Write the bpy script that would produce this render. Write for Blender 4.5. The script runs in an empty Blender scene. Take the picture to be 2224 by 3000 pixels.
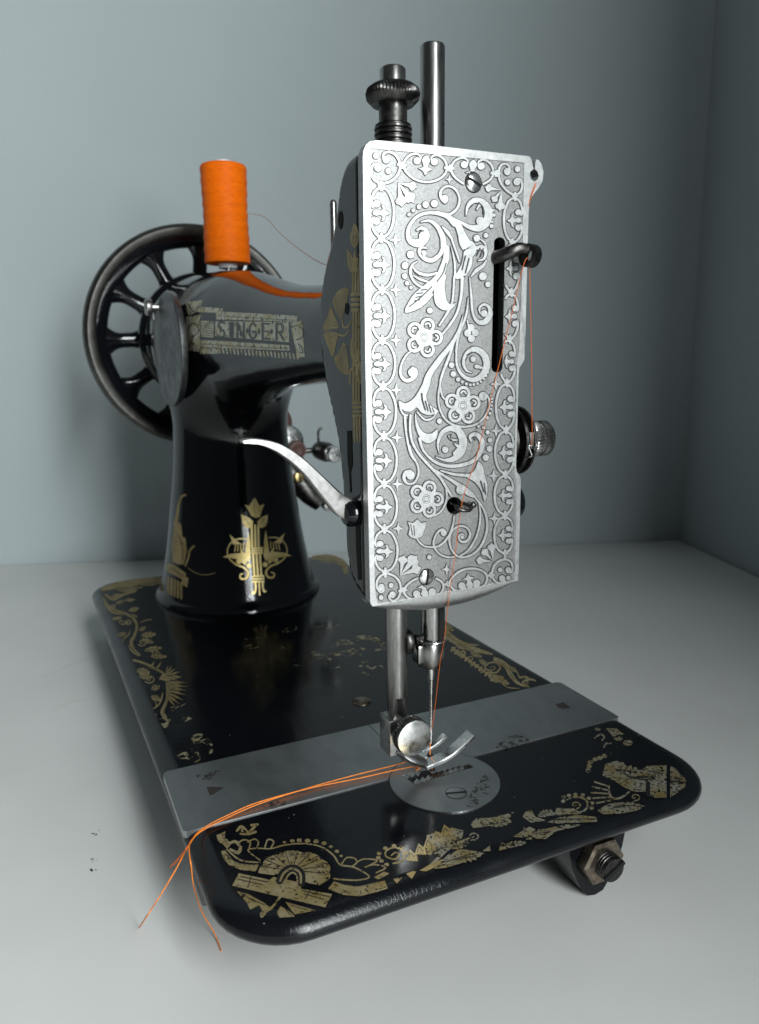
import bpy, bmesh, math, random
import numpy as np
from mathutils import Vector, Matrix
from mathutils.bvhtree import BVHTree
from mathutils.geometry import delaunay_2d_cdt
random.seed(7)
S = 0.001                       # everything below is measured in millimetres
scene = bpy.context.scene
COL = scene.collection
PI = math.pi

# ------------------------------------------------------------------ camera
CAM_F, CAM_C = 2221.28, np.array((-36.66, -216.77, 150.55))
YAW, PITCH, ROLL = 0.4330, -0.1965, -0.0125
def cam_axes():
    f = np.array((math.sin(YAW)*math.cos(PITCH), math.cos(YAW)*math.cos(PITCH), math.sin(PITCH)))
    r = np.array((math.cos(YAW), -math.sin(YAW), 0.0)); u = np.cross(r, f)
    return math.cos(ROLL)*r+math.sin(ROLL)*u, -math.sin(ROLL)*r+math.cos(ROLL)*u, f
RT, UP, FW = cam_axes()
cd = bpy.data.cameras.new('camera'); cam = bpy.data.objects.new('camera', cd); COL.objects.link(cam)
cam.matrix_world = Matrix(((RT[0], UP[0], -FW[0], CAM_C[0]*S), (RT[1], UP[1], -FW[1], CAM_C[1]*S),
                           (RT[2], UP[2], -FW[2], CAM_C[2]*S), (0, 0, 0, 1)))
cd.sensor_fit = 'VERTICAL'; cd.sensor_height = 24; cd.lens = 24*CAM_F/3000
cd.clip_start = 0.01; cd.clip_end = 50
cd.dof.use_dof = True; cd.dof.focus_distance = 0.262; cd.dof.aperture_fstop = cd.lens/1.5
scene.camera = cam

# ------------------------------------------------------------------ light
W = bpy.data.worlds.new('World'); scene.world = W; W.use_nodes = True
W.node_tree.nodes['Background'].inputs['Color'].default_value = (0.86, 0.97, 1.0, 1)
W.node_tree.nodes['Background'].inputs['Strength'].default_value = 0.065
# room frame: u runs along the back wall, v towards it
UX, VX = np.array((0.946, -0.324)), np.array((0.324, 0.946))
def UV(u, v, z): p = UX*u+VX*v; return (p[0], p[1], z)
WALL_U, WALL_V, TABLE_Z = 430.7, 524.5, -38.0
ld = bpy.data.lights.new('window_light', 'AREA'); ld.shape = 'RECTANGLE'
WIN_V0, WIN_V1, WIN_Z0, WIN_Z1 = -1250., -640., 80., 1080.
ld.size = (WIN_V1-WIN_V0)*S; ld.size_y = (WIN_Z1-WIN_Z0)*S
ld.energy = 63; ld.color = (0.93, 0.99, 1.0)
lo = bpy.data.objects.new('window_light', ld); COL.objects.link(lo)
c = UV(WALL_U+14, (WIN_V0+WIN_V1)/2, (WIN_Z0+WIN_Z1)/2)
ax = Vector((VX[0], VX[1], 0)); az = Vector((UX[0], UX[1], 0)); ay = az.cross(ax)
lo.matrix_world = Matrix(((ax[0], ay[0], az[0], c[0]*S), (ax[1], ay[1], az[1], c[1]*S), (ax[2], ay[2], az[2], c[2]*S), (0, 0, 0, 1)))
scene.view_settings.view_transform = 'Standard'; scene.view_settings.look = 'None'
scene.view_settings.exposure = 0.0; scene.view_settings.gamma = 1.0

# ------------------------------------------------------------------ pixels to places
def ray(px, py):
    return FW+RT*(px-1112)/CAM_F-UP*(py-1500)/CAM_F
def on(px, py, axis, val):
    d = ray(px, py); t = (val-CAM_C[axis])/d[axis]; return CAM_C+t*d
K = 2224/1652.
def D(x, y, axis, val): return on(x*K, y*K, axis, val)

# ------------------------------------------------------------------ materials
def nmat(name):
    m = bpy.data.materials.new(name); m.use_nodes = True
    nt = m.node_tree; b = nt.nodes['Principled BSDF']
    return m, nt, b
def node(nt, typ, **kw):
    n = nt.nodes.new(typ)
    for k, v in kw.items():
        if k in n.inputs: n.inputs[k].default_value = v
        else: setattr(n, k, v)
    return n
def coords(nt, scale=(1, 1, 1)):
    t = node(nt, 'ShaderNodeTexCoord'); m = node(nt, 'ShaderNodeMapping'); m.inputs['Scale'].default_value = scale
    nt.links.new(t.outputs['Object'], m.inputs['Vector']); return m.outputs['Vector']
def noise(nt, vec, scale, detail=4, rough=0.55, dist=0.0):
    n = node(nt, 'ShaderNodeTexNoise'); n.inputs['Scale'].default_value = scale; n.inputs['Detail'].default_value = detail
    n.inputs['Roughness'].default_value = rough; n.inputs['Distortion'].default_value = dist
    nt.links.new(vec, n.inputs['Vector']); return n.outputs['Fac']
def ramp(nt, fac, stops):
    r = node(nt, 'ShaderNodeValToRGB'); e = r.color_ramp.elements
    while len(e) < len(stops): e.new(0.5)
    for i, (p, col) in enumerate(stops):
        e[i].position = p; e[i].color = col if len(col) == 4 else (*col, 1)
    nt.links.new(fac, r.inputs['Fac']); return r.outputs['Color']
def maprange(nt, fac, a, b, c2, d):
    r = node(nt, 'ShaderNodeMapRange'); r.inputs[1].default_value = a; r.inputs[2].default_value = b
    r.inputs[3].default_value = c2; r.inputs[4].default_value = d
    nt.links.new(fac, r.inputs[0]); return r.outputs[0]
def bump(nt, b, fac, strength, dist):
    n = node(nt, 'ShaderNodeBump'); n.inputs['Strength'].default_value = strength; n.inputs['Distance'].default_value = dist
    nt.links.new(fac, n.inputs['Height']); nt.links.new(n.outputs['Normal'], b.inputs['Normal'])
def metal(name, c0, c1, rough, rvar=0.12, scale=900, stretch=(1, 1, 1), bmp=0.0, bdist=0.0002, metallic=1.0):
    m, nt, b = nmat(name); v = coords(nt, stretch)
    f = noise(nt, v, scale, 5, 0.65)
    nt.links.new(ramp(nt, f, [(0.3, c0), (0.68, c1)]), b.inputs['Base Color'])
    nt.links.new(maprange(nt, noise(nt, v, scale*0.37, 4), 0.3, 0.7, rough-rvar, rough+rvar), b.inputs['Roughness'])
    b.inputs['Metallic'].default_value = metallic
    if bmp: bump(nt, b, f, bmp, bdist)
    return m
def plain(name, col, rough, metallic=0.0):
    m, nt, b = nmat(name); v = coords(nt); f = noise(nt, v, 700, 4)
    nt.links.new(ramp(nt, f, [(0.25, tuple(x*0.75 for x in col)), (0.75, tuple(min(1, x*1.15) for x in col))]), b.inputs['Base Color'])
    b.inputs['Roughness'].default_value = rough; b.inputs['Metallic'].default_value = metallic
    return m
M = {}
def japan(name, rough, bumpy, wear, spec=0.5):
    m, nt, b = nmat(name); v = coords(nt)
    n1 = noise(nt, v, 60, 5, 0.6); n2 = noise(nt, v, 900, 3)
    base = ramp(nt, noise(nt, v, 1500, 6, 0.75), [(0.60, (0.004, 0.0045, 0.006)), (0.72 if wear else 0.715, (0.004, 0.0045, 0.006)), (0.80 if wear else 0.76, (0.06, 0.06, 0.06))])
    nt.links.new(base, b.inputs['Base Color'])
    nt.links.new(maprange(nt, n1, 0.3, 0.7, rough*0.6, rough*1.5), b.inputs['Roughness'])
    b.inputs['IOR'].default_value = 1.52; b.inputs['Specular IOR Level'].default_value = spec
    if wear:
        vo = node(nt, 'ShaderNodeTexVoronoi'); vo.feature = 'DISTANCE_TO_EDGE'; vo.inputs['Scale'].default_value = 620
        nt.links.new(v, vo.inputs['Vector'])
        ck = maprange(nt, vo.outputs['Distance'], 0.0, 0.08, 0.0, 1.0)
        mx = node(nt, 'ShaderNodeMath', operation='MULTIPLY_ADD'); nt.links.new(n2, mx.inputs[0]); mx.inputs[1].default_value = 0.8
        nt.links.new(ck, mx.inputs[2]); bump(nt, b, mx.outputs[0], bumpy, 0.0004)
    else:
        bump(nt, b, noise(nt, v, 220, 2), bumpy, 0.0006)
    return m
M['japan'] = japan('black_enamel', 0.09, 0.08, False, 0.32)
M['japan_bed'] = japan('black_enamel_bed', 0.14, 0.05, False, 0.26)
M['japan_edge'] = japan('black_enamel_worn_edge', 0.19, 0.09, True, 0.26)
M['relief'] = metal('polished_nickel_relief', (0.66, 0.655, 0.648), (0.86, 0.852, 0.845), 0.38, 0.03, 900)
M['field'] = metal('etched_nickel_field', (0.25, 0.247, 0.243), (0.41, 0.405, 0.40), 0.45, 0.03, 1300, bmp=0.10)
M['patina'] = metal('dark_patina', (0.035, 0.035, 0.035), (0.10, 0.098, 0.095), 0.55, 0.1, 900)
M['steel'] = metal('worn_steel', (0.27, 0.26, 0.255), (0.48, 0.465, 0.455), 0.33, 0.08, 600)
M['steel_bright'] = metal('bright_steel', (0.62, 0.61, 0.60), (0.88, 0.87, 0.86), 0.27, 0.10, 700)
M['lever'] = metal('lever_steel', (0.30, 0.29, 0.285), (0.46, 0.445, 0.435), 0.42, 0.05, 500, (1, 1, 1))
M['plate'] = metal('grey_slide_plate_steel', (0.34, 0.35, 0.355), (0.42, 0.428, 0.43), 0.40, 0.05, 160, (1, 0.5, 1))
M['rod'] = metal('dark_rod_steel', (0.16, 0.155, 0.15), (0.36, 0.35, 0.34), 0.28, 0.10, 500, (1, 1, 0.15))
M['dark'] = metal('blackened_steel', (0.035, 0.033, 0.032), (0.10, 0.097, 0.092), 0.36, 0.12, 800)
M['rim'] = metal('worn_wheel_rim', (0.075, 0.072, 0.065), (0.13, 0.127, 0.118), 0.45, 0.05, 120, (1, 1, 1))
M['bronze'] = metal('bronzed_nut', (0.12, 0.09, 0.07), (0.34, 0.28, 0.22), 0.36, 0.12, 500)
M['cover'] = metal('dull_cover_steel', (0.10, 0.105, 0.11), (0.19, 0.195, 0.20), 0.48, 0.1, 300)
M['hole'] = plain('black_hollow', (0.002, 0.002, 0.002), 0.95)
M['brass'] = metal('brass_screw', (0.45, 0.33, 0.14), (0.70, 0.55, 0.26), 0.35)
M['rubber'] = plain('brown_rubber', (0.085, 0.04, 0.032), 0.6)
M['white'] = plain('white_plastic', (0.78, 0.78, 0.80), 0.4)
M['ink'] = plain('black_decal_line', (0.010, 0.010, 0.010), 0.28)
def decal(name, c0, c1, wear, scale, rough=0.36, metallic=0.75):
    m, nt, b = nmat(name); v = coords(nt)
    n = noise(nt, v, scale, 6, 0.7, 0.4)
    nt.links.new(ramp(nt, noise(nt, v, 140, 4), [(0.35, c0), (0.65, c1)]), b.inputs['Base Color'])
    b.inputs['Metallic'].default_value = metallic; b.inputs['Roughness'].default_value = rough
    if wear > 0:
        a = maprange(nt, n, wear-0.012, wear+0.012, 0.0, 1.0)
        nt.links.new(a, b.inputs['Alpha'])
    return m
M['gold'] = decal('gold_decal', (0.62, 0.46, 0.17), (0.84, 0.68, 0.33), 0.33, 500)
M['gold_old'] = decal('old_gold_decal', (0.42, 0.30, 0.11), (0.56, 0.46, 0.27), 0.41, 620, 0.42)
M['gold_worn'] = decal('worn_gold_decal', (0.38, 0.285, 0.12), (0.46, 0.43, 0.35), 0.45, 700, 0.42)
M['gold_arm'] = decal('arm_gold_decal', (0.50, 0.43, 0.26), (0.64, 0.62, 0.54), 0.435, 480, 0.45)
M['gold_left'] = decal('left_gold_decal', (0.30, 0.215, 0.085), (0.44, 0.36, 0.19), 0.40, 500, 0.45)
M['gold_rub'] = decal('rubbed_gold_decal', (0.40, 0.31, 0.14), (0.50, 0.45, 0.32), 0.53, 300, 0.42)
M['gold_dim'] = decal('dim_gold_decal', (0.26, 0.19, 0.08), (0.36, 0.28, 0.14), 0.36, 400, 0.5)
M['stain'] = decal('dark_stain', (0.02, 0.02, 0.02), (0.06, 0.055, 0.05), 0.53, 420, 0.6, 0.2)
def thread_mat():
    m, nt, b = nmat('orange_thread'); v = coords(nt, (1, 1, 14))
    f = noise(nt, v, 260, 3)
    nt.links.new(ramp(nt, f, [(0.3, (0.62, 0.095, 0.0012)), (0.7, (0.92, 0.17, 0.0015))]), b.inputs['Base Color'])
    b.inputs['Roughness'].default_value = 0.5; b.inputs['Specular IOR Level'].default_value = 0.12
    w = node(nt, 'ShaderNodeTexWave'); w.bands_direction = 'Z'; w.inputs['Scale'].default_value = 420; w.inputs['Distortion'].default_value = 1.2
    nt.links.new(coords(nt), w.inputs['Vector']); bump(nt, b, w.outputs['Fac'], 0.35, 0.0003)
    return m
M['thread'] = thread_mat()
M['strand'] = plain('orange_strand', (0.80, 0.22, 0.012), 0.6)
M['strand_fine'] = plain('orange_fine_strand', (0.52, 0.10, 0.006), 0.6)
M['notch'] = plain('dark_brown_notch', (0.028, 0.020, 0.018), 0.6)  # flat dark brown patches in the outline of the finger dents
M['scratch'] = plain('grey_scratch', (0.33, 0.33, 0.32), 0.7)
def table_mat():
    m, nt, b = nmat('white_table_top'); v = coords(nt)
    f = noise(nt, v, 9, 5)
    nt.links.new(ramp(nt, f, [(0.3, (0.62, 0.622, 0.60)), (0.7, (0.69, 0.69, 0.668))]), b.inputs['Base Color'])
    nt.links.new(maprange(nt, noise(nt, v, 30, 4), 0.3, 0.7, 0.42, 0.56), b.inputs['Roughness'])
    bump(nt, b, noise(nt, v, 900, 3), 0.06, 0.0003); return m
M['table'] = table_mat()
def wall_mat():
    m, nt, b = nmat('blue_grey_wall_paint'); v = coords(nt)
    nt.links.new(ramp(nt, noise(nt, v, 4, 4), [(0.3, (0.352, 0.398, 0.410)), (0.7, (0.382, 0.425, 0.436))]), b.inputs['Base Color'])
    b.inputs['Roughness'].default_value = 0.85
    bump(nt, b, noise(nt, v, 320, 4), 0.12, 0.0006); return m
M['wall'] = wall_mat()

# ------------------------------------------------------------------ mesh helpers
def mk(name, verts, faces, mat, parent=None, smooth=True, angle=40, loc=None):
    me = bpy.data.meshes.new(name)
    me.from_pydata([(v[0]*S, v[1]*S, v[2]*S) for v in verts], [], [tuple(f) for f in faces])
    if mat: me.materials.append(M[mat] if isinstance(mat, str) else mat)
    bm = bmesh.new(); bm.from_mesh(me); bmesh.ops.recalc_face_normals(bm, faces=bm.faces); bm.to_mesh(me); bm.free()
    if smooth:
        me.polygons.foreach_set('use_smooth', [True]*len(me.polygons))
        if angle: me.set_sharp_from_angle(angle=math.radians(angle))
    me.update()
    o = bpy.data.objects.new(name, me); COL.objects.link(o)
    if parent is not None:
        o.parent = parent
        if parent.type == 'EMPTY': o.location = -parent.location
    return o
def tag(o, label=None, cat=None, kind=None, group=None):
    if label: o['label'] = label
    if cat: o['category'] = cat
    if kind: o['kind'] = kind
    if group: o['group'] = group
    return o
class MB:
    def __init__(s): s.v = []; s.f = []
    def add(s, v, f):
        k = len(s.v); s.v += [tuple(float(x) for x in p) for p in v]; s.f += [tuple(i+k for i in q) for q in f]; return s
    def build(s, name, mat, parent=None, **kw): return mk(name, s.v, s.f, mat, parent, **kw)
def basis(axis):
    a = Vector(axis).normalized(); t = Vector((0, 0, 1)) if abs(a.z) < 0.9 else Vector((1, 0, 0))
    u = t.cross(a).normalized(); return a, u, a.cross(u)
def lathe(origin, axis, prof, seg=32, knurl=0, kdepth=0.0, krange=None):
    """prof: list of (radius, distance along axis)"""
    a, u, w = basis(axis); o = Vector(origin); v = []; f = []
    for i, (r, h) in enumerate(prof):
        for j in range(seg):
            t = 2*PI*j/seg; rr = r
            if knurl and krange[0] <= i <= krange[1] and j % 2: rr = r-kdepth
            p = o+a*h+(u*math.cos(t)+w*math.sin(t))*rr; v.append(p[:])
    n = len(prof)
    for i in range(n-1):
        for j in range(seg):
            k = (j+1) % seg; f.append((i*seg+j, i*seg+k, (i+1)*seg+k, (i+1)*seg+j))
    f.append(tuple(reversed(range(seg)))); f.append(tuple(range((n-1)*seg, n*seg)))
    return v, f
def cr(pts, n=6, closed=False):
    P = np.array(pts, float); m = len(P); out = []
    idx = lambda i: P[i % m] if closed else P[min(max(i, 0), m-1)]
    for i in range(m if closed else m-1):
        a, b, c2, d = idx(i-1), idx(i), idx(i+1), idx(i+2)
        for k in range(n):
            t = k/n
            out.append(0.5*((2*b)+(-a+c2)*t+(2*a-5*b+4*c2-d)*t*t+(-a+3*b-3*c2+d)*t**3))
    if not closed: out.append(P[-1])
    return np.array(out)
def tube(path, rad, seg=8, flat=None, smooth_n=6, up=(0, 0, 1)):
    """path of 3D points; rad number or list; flat=(a,b) scales the section"""
    P = cr([tuple(p)+((rad[i],) if hasattr(rad, '__len__') else (rad,)) for i, p in enumerate(path)], smooth_n) if smooth_n > 1 else np.array([tuple(p)+((rad[i],) if hasattr(rad, '__len__') else (rad,)) for i, p in enumerate(path)], float)
    v = []; f = []; n = len(P); U = np.array(up, float)
    for i in range(n):
        t = P[min(i+1, n-1), :3]-P[max(i-1, 0), :3]; t = t/(np.linalg.norm(t)+1e-12)
        a = np.cross(U, t)
        if np.linalg.norm(a) < 1e-3: a = np.cross((1, 0, 0), t)
        a /= np.linalg.norm(a); b = np.cross(t, a)
        fa, fb = flat if flat else (1, 1)
        for j in range(seg):
            q = 2*PI*j/seg; v.append(P[i, :3]+P[i, 3]*(a*math.cos(q)*fa+b*math.sin(q)*fb))
    for i in range(n-1):
        for j in range(seg):
            k = (j+1) % seg; f.append((i*seg+j, i*seg+k, (i+1)*seg+k, (i+1)*seg+j))
    f.append(tuple(reversed(range(seg)))); f.append(tuple(range((n-1)*seg, n*seg)))
    return v, f
def box(c, h, bev=0.0, rot=None):
    """bevelled box: centre, half sizes"""
    b = bev; v = []; X, Y, Z = h
    bm = bmesh.new(); bmesh.ops.create_cube(bm, size=2)
    for q in bm.verts: q.co = Vector((q.co.x*X, q.co.y*Y, q.co.z*Z))
    if b: bmesh.ops.bevel(bm, geom=bm.edges[:], offset=b, segments=2, profile=0.5, affect='EDGES')
    if rot is not None: bmesh.ops.rotate(bm, verts=bm.verts, cent=(0, 0, 0), matrix=rot)
    bm.verts.index_update()
    v = [(q.co.x+c[0], q.co.y+c[1], q.co.z+c[2]) for q in bm.verts]; f = [[q.index for q in p.verts] for p in bm.faces]
    bm.free(); return v, f
# ---- flat shapes: returned as (2D points, faces)
def stroke(pts, w=10, n=6, cap=True):
    P = cr([tuple(p) if len(p) == 3 else (p[0], p[1], w) for p in pts], n)
    v = []; f = []; m = len(P)
    L = []; R = []
    for i in range(m):
        t = P[min(i+1, m-1), :2]-P[max(i-1, 0), :2]; t = t/(np.linalg.norm(t)+1e-9); nn = np.array((-t[1], t[0]))
        hw = max(P[i, 2], 0.6)/2
        L.append(P[i, :2]+nn*hw); R.append(P[i, :2]-nn*hw)
    v = L+R
    for i in range(m-1): f.append((i, i+1, m+i+1, m+i))
    if cap:
        for e, sgn in ((0, -1), (m-1, 1)):
            t = P[min(e+1, m-1), :2]-P[max(e-1, 0), :2]; t = t/(np.linalg.norm(t)+1e-9)*sgn; nn = np.array((-t[1], t[0])); hw = P[e, 2]/2
            if hw < 2: continue
            k = len(v); arc = [P[e, :2]+(nn*math.cos(q)+t*math.sin(q))*hw for q in np.linspace(0, PI, 7)[1:-1]]
            v += arc
            a, b = (e, m+e) if sgn > 0 else (m+e, e)
            f.append(tuple([a]+[k+i for i in range(len(arc))]+[b]))
    return [tuple(p) for p in v], f
def dot(x, y, r, ry=None, n=14):
    ry = ry or r
    return [(x+r*math.cos(2*PI*i/n), y+ry*math.sin(2*PI*i/n)) for i in range(n)], [tuple(range(n))]
def poly(outer, holes=(), smooth=0):
    if smooth: outer = [tuple(p) for p in cr(outer, smooth, True)]
    vs = []; es = []
    for loop in [outer]+list(holes):
        k = len(vs); vs += [Vector((p[0], p[1])) for p in loop]; es += [(k+i, k+(i+1) % len(loop)) for i in range(len(loop))]
    v2, e2, f2, *_ = delaunay_2d_cdt(vs, es, [], 0, 1e-5)
    def inside(p, lp):
        r = False
        for (x1, y1), (x2, y2) in zip(lp, lp[1:]+lp[:1]):
            if (y1 > p[1]) != (y2 > p[1]) and p[0] < (x2-x1)*(p[1]-y1)/(y2-y1)+x1: r = not r
        return r
    lps = [[(q[0], q[1]) for q in lp] for lp in [outer]+list(holes)]; keep = []
    for q in f2:
        c2 = (sum(v2[i][0] for i in q)/len(q), sum(v2[i][1] for i in q)/len(q))
        if inside(c2, lps[0]) and not any(inside(c2, h) for h in lps[1:]): keep.append(tuple(q))
    return [tuple(p) for p in v2], keep
def ring(x, y, r, w, rx=1.0, n=20):
    v = []; f = []
    for i in range(n):
        t = 2*PI*i/n
        v += [(x+(r+w/2)*rx*math.cos(t), y+(r+w/2)*math.sin(t)), (x+(r-w/2)*rx*math.cos(t), y+(r-w/2)*math.sin(t))]
    for i in range(n):
        a, b = 2*i, 2*((i+1) % n); f.append((a, b, b+1, a+1))
    return v, f
def solid(shapes, place, h, step=0.0015, thick=None):
    """raise flat shapes off a surface: place(x, y, h) gives the 3D point. Every shape gets a height a hair of its own."""
    mb = MB()
    for i, (v, f) in enumerate(shapes):
        hh = h+step*i; cnt = {}
        for q in f:
            for a, b in zip(q, q[1:]+q[:1]): cnt[(min(a, b), max(a, b))] = cnt.get((min(a, b), max(a, b)), 0)+1
        n = len(v)
        top = [place(p[0], p[1], hh) for p in v]; bot = [place(p[0], p[1], (hh-thick) if thick else 0.0) for p in v]
        fs = list(f)
        for (a, b), k in cnt.items():
            if k == 1: fs.append((a, b, n+b, n+a))
        mb.add(top+bot, fs)
    return mb
def sheet(shapes, place, h, step=0.0012):
    mb = MB()
    for i, (v, f) in enumerate(shapes): mb.add([place(p[0], p[1], h+step*i) for p in v], f)
    return mb

# ------------------------------------------------------------------ setting: table and walls
def slab(name, poly2, z0, z1, mat):
    n = len(poly2); v = [(p[0], p[1], z1) for p in poly2]+[(p[0], p[1], z0) for p in poly2]
    f = [tuple(range(n)), tuple(reversed(range(n, 2*n)))]+[(i, (i+1) % n, n+(i+1) % n, n+i) for i in range(n)]
    return mk(name, v, f, mat, smooth=False)
tb = slab('table', [UV(-1500, -700, 0), UV(WALL_U-3, -700, 0), UV(WALL_U-3, WALL_V-2, 0), UV(-1500, WALL_V-2, 0)], TABLE_Z-25, TABLE_Z, 'table'); tag(tb, 'white matt table top pushed into the corner', kind='structure')
bw = slab('wall_back', [UV(-1500, WALL_V, 0), UV(WALL_U+60, WALL_V, 0), UV(WALL_U+60, WALL_V+60, 0), UV(-1500, WALL_V+60, 0)], -400, 1500, 'wall'); tag(bw, 'plain blue grey painted wall behind the table', kind='structure')
rw = slab('wall_right', [UV(WALL_U, WIN_V1+2, 0), UV(WALL_U+60, WIN_V1+2, 0), UV(WALL_U+60, WALL_V-0.5, 0), UV(WALL_U, WALL_V-0.5, 0)], -400, 1500, 'wall'); tag(rw, 'blue grey side wall in shade beside the window', kind='structure')

# ------------------------------------------------------------------ the machine
ROOT = bpy.data.objects.new('sewing_machine', None); COL.objects.link(ROOT)
ROOT.location = (0.089, 0.145, TABLE_Z*S); ROOT.empty_display_size = 0.05
tag(ROOT, 'black enamelled antique sewing machine with engraved face plate and gold decals', 'sewing machine')
exec_order = []
# --- bed: rounded rectangle with a bullnose edge
BX0, BX1, BY0, BY1 = -3.2, 181.6, -43.0, 335.5
def rrect(inset, rc, n=10):
    x0, x1, y0, y1 = BX0+inset, BX1-inset, BY0+inset, BY1-inset; r = max(rc-inset, 1.0); out = []
    for cx, cy, a0 in ((x1-r, y1-r, 0), (x0+r, y1-r, PI/2), (x0+r, y0+r, PI), (x1-r, y0+r, 1.5*PI)):
        for i in range(n+1): a = a0+PI/2*i/n; y = cy+r*math.sin(a); out.append((cx+r*math.cos(a)-0.016*(y-60), y))
    return out
prof = [(6.8-6.8*math.sin(a), -4.5+4.5*math.cos(a)) for a in np.linspace(0, PI*0.88, 12)]
loops = [rrect(i, 24) for i, z in prof]; nl = len(loops[0]); bv = []; bf = []
for (i, z), lp in zip(prof, loops): bv += [(p[0], p[1], z) for p in lp]
for k in range(len(prof)-1):
    for j in range(nl): bf.append((k*nl+j, k*nl+(j+1) % nl, (k+1)*nl+(j+1) % nl, (k+1)*nl+j))
bed_edge = mk('bed_edge', bv, bf, 'japan_edge', ROOT, angle=60)
top = loops[0]; bot = loops[-1]; zb = prof[-1][1]
bed = mk('bed', [(p[0], p[1], 0) for p in top]+[(p[0], p[1], zb) for p in bot], [tuple(range(nl)), tuple(reversed(range(nl, 2*nl)))]+[(j, (j+1) % nl, nl+(j+1) % nl, nl+j) for j in range(nl)], 'japan_bed', ROOT, smooth=False)

# --- cast body: column, arm and head as one smooth surface (signed distance field, surface nets)
def herm(xs, ys):
    xs = np.array(xs, float); ys = np.array(ys, float); d = np.diff(ys)/np.diff(xs)
    m = np.concatenate(([d[0]], [0 if a*b <= 0 else 2*a*b/(a+b) for a, b in zip(d[:-1], d[1:])], [d[-1]]))
    def f(x):
        x = np.clip(x, xs[0], xs[-1]); i = np.clip(np.searchsorted(xs, x)-1, 0, len(xs)-2)
        h = xs[i+1]-xs[i]; t = (x-xs[i])/h
        return (2*t**3-3*t**2+1)*ys[i]+(t**3-2*t**2+t)*h*m[i]+(-2*t**3+3*t**2)*ys[i+1]+(t**3-t**2)*h*m[i+1]
    return f
arm_r = herm([0, 45, 80, 100, 123, 150, 181, 224, 262, 300, 340], [21, 20.5, 20.5, 21, 22.4, 25, 29.5, 36.8, 40.6, 42.6, 43.5])
arm_x = herm([0, 60, 200, 340], [88, 88, 86, 84]); arm_z = herm([0, 60, 124, 200, 300, 340], [162, 162, 162.5, 165, 166, 167])
col_r = herm([-5, 0, 3, 5, 12, 25, 40, 63, 80, 103, 126, 170], [54.5, 54.5, 53.6, 51.4, 49.5, 46.8, 44.2, 41, 38.8, 36.8, 35.8, 35.6])
prof_yz = cr([(0.3, 73), (8, 74.4), (15, 79), (18.4, 88), (19.6, 100), (21, 112), (23.5, 123), (28, 132), (33, 141), (37, 151), (38.6, 162), (36.8, 173), (32, 182), (26, 189), (21.2, 196.5), (17.5, 205), (11, 210.6), (0.3, 211.2)], 4)
def sd_poly(py, pz, P):
    d = np.full(py.shape, 1e9); s = np.ones(py.shape); n = len(P)
    for i in range(n):
        a = P[i]; b = P[i-1]; e = b-a; wy = py-a[0]; wz = pz-a[1]
        t = np.clip((wy*e[0]+wz*e[1])/(e@e+1e-12), 0, 1); d = np.minimum(d, (wy-e[0]*t)**2+(wz-e[1]*t)**2)
        c1 = pz >= a[1]; c2 = pz < b[1]; c3 = e[0]*wz > e[1]*wy
        s = np.where((c1 & c2 & c3) | (~c1 & ~c2 & ~c3), -s, s)
    return s*np.sqrt(d)
def smin(a, b, k):
    h = np.clip(0.5+0.5*(b-a)/k, 0, 1); return b*(1-h)+a*h-k*h*(1-h)
def sdf(p):
    x, y, z = p[..., 0], p[..., 1], p[..., 2]
    arm = np.hypot(x-arm_x(y), z-arm_z(y))-arm_r(y); arm = np.maximum(arm*0.95, np.maximum(y-331, 8-y))
    r = col_r(z); col = (np.hypot(x-83.5, y-272)-r)*0.96; col = np.maximum(col, np.maximum(z-168, -1-z))
    d = smin(arm, col, 27.0)
    # only evaluate the head profile where it matters
    head = np.full(x.shape, 60.0); msk = y < 75
    if msk.any():
        d2 = sd_poly(y[msk], z[msk], prof_yz); dx = np.abs(x[msk]-87.0)-28.4; rr = 3.2
        q = np.hypot(np.maximum(d2+rr, 0), np.maximum(dx+rr, 0))-rr+np.minimum(np.maximum(d2+rr, dx+rr), 0); head[msk] = q
        # hollows behind the slot and the guide hole
        cav = np.maximum(np.maximum(np.abs(x[msk]-104)-7, np.abs(z[msk]-168)-24), y[msk]-15)
        cav2 = np.maximum(np.maximum(np.abs(x[msk]-90)-5, np.abs(z[msk]-101)-6), y[msk]-9)
        head[msk] = np.maximum(head[msk], -np.minimum(cav, cav2))
    return smin(d, head, 9.0)
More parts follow.
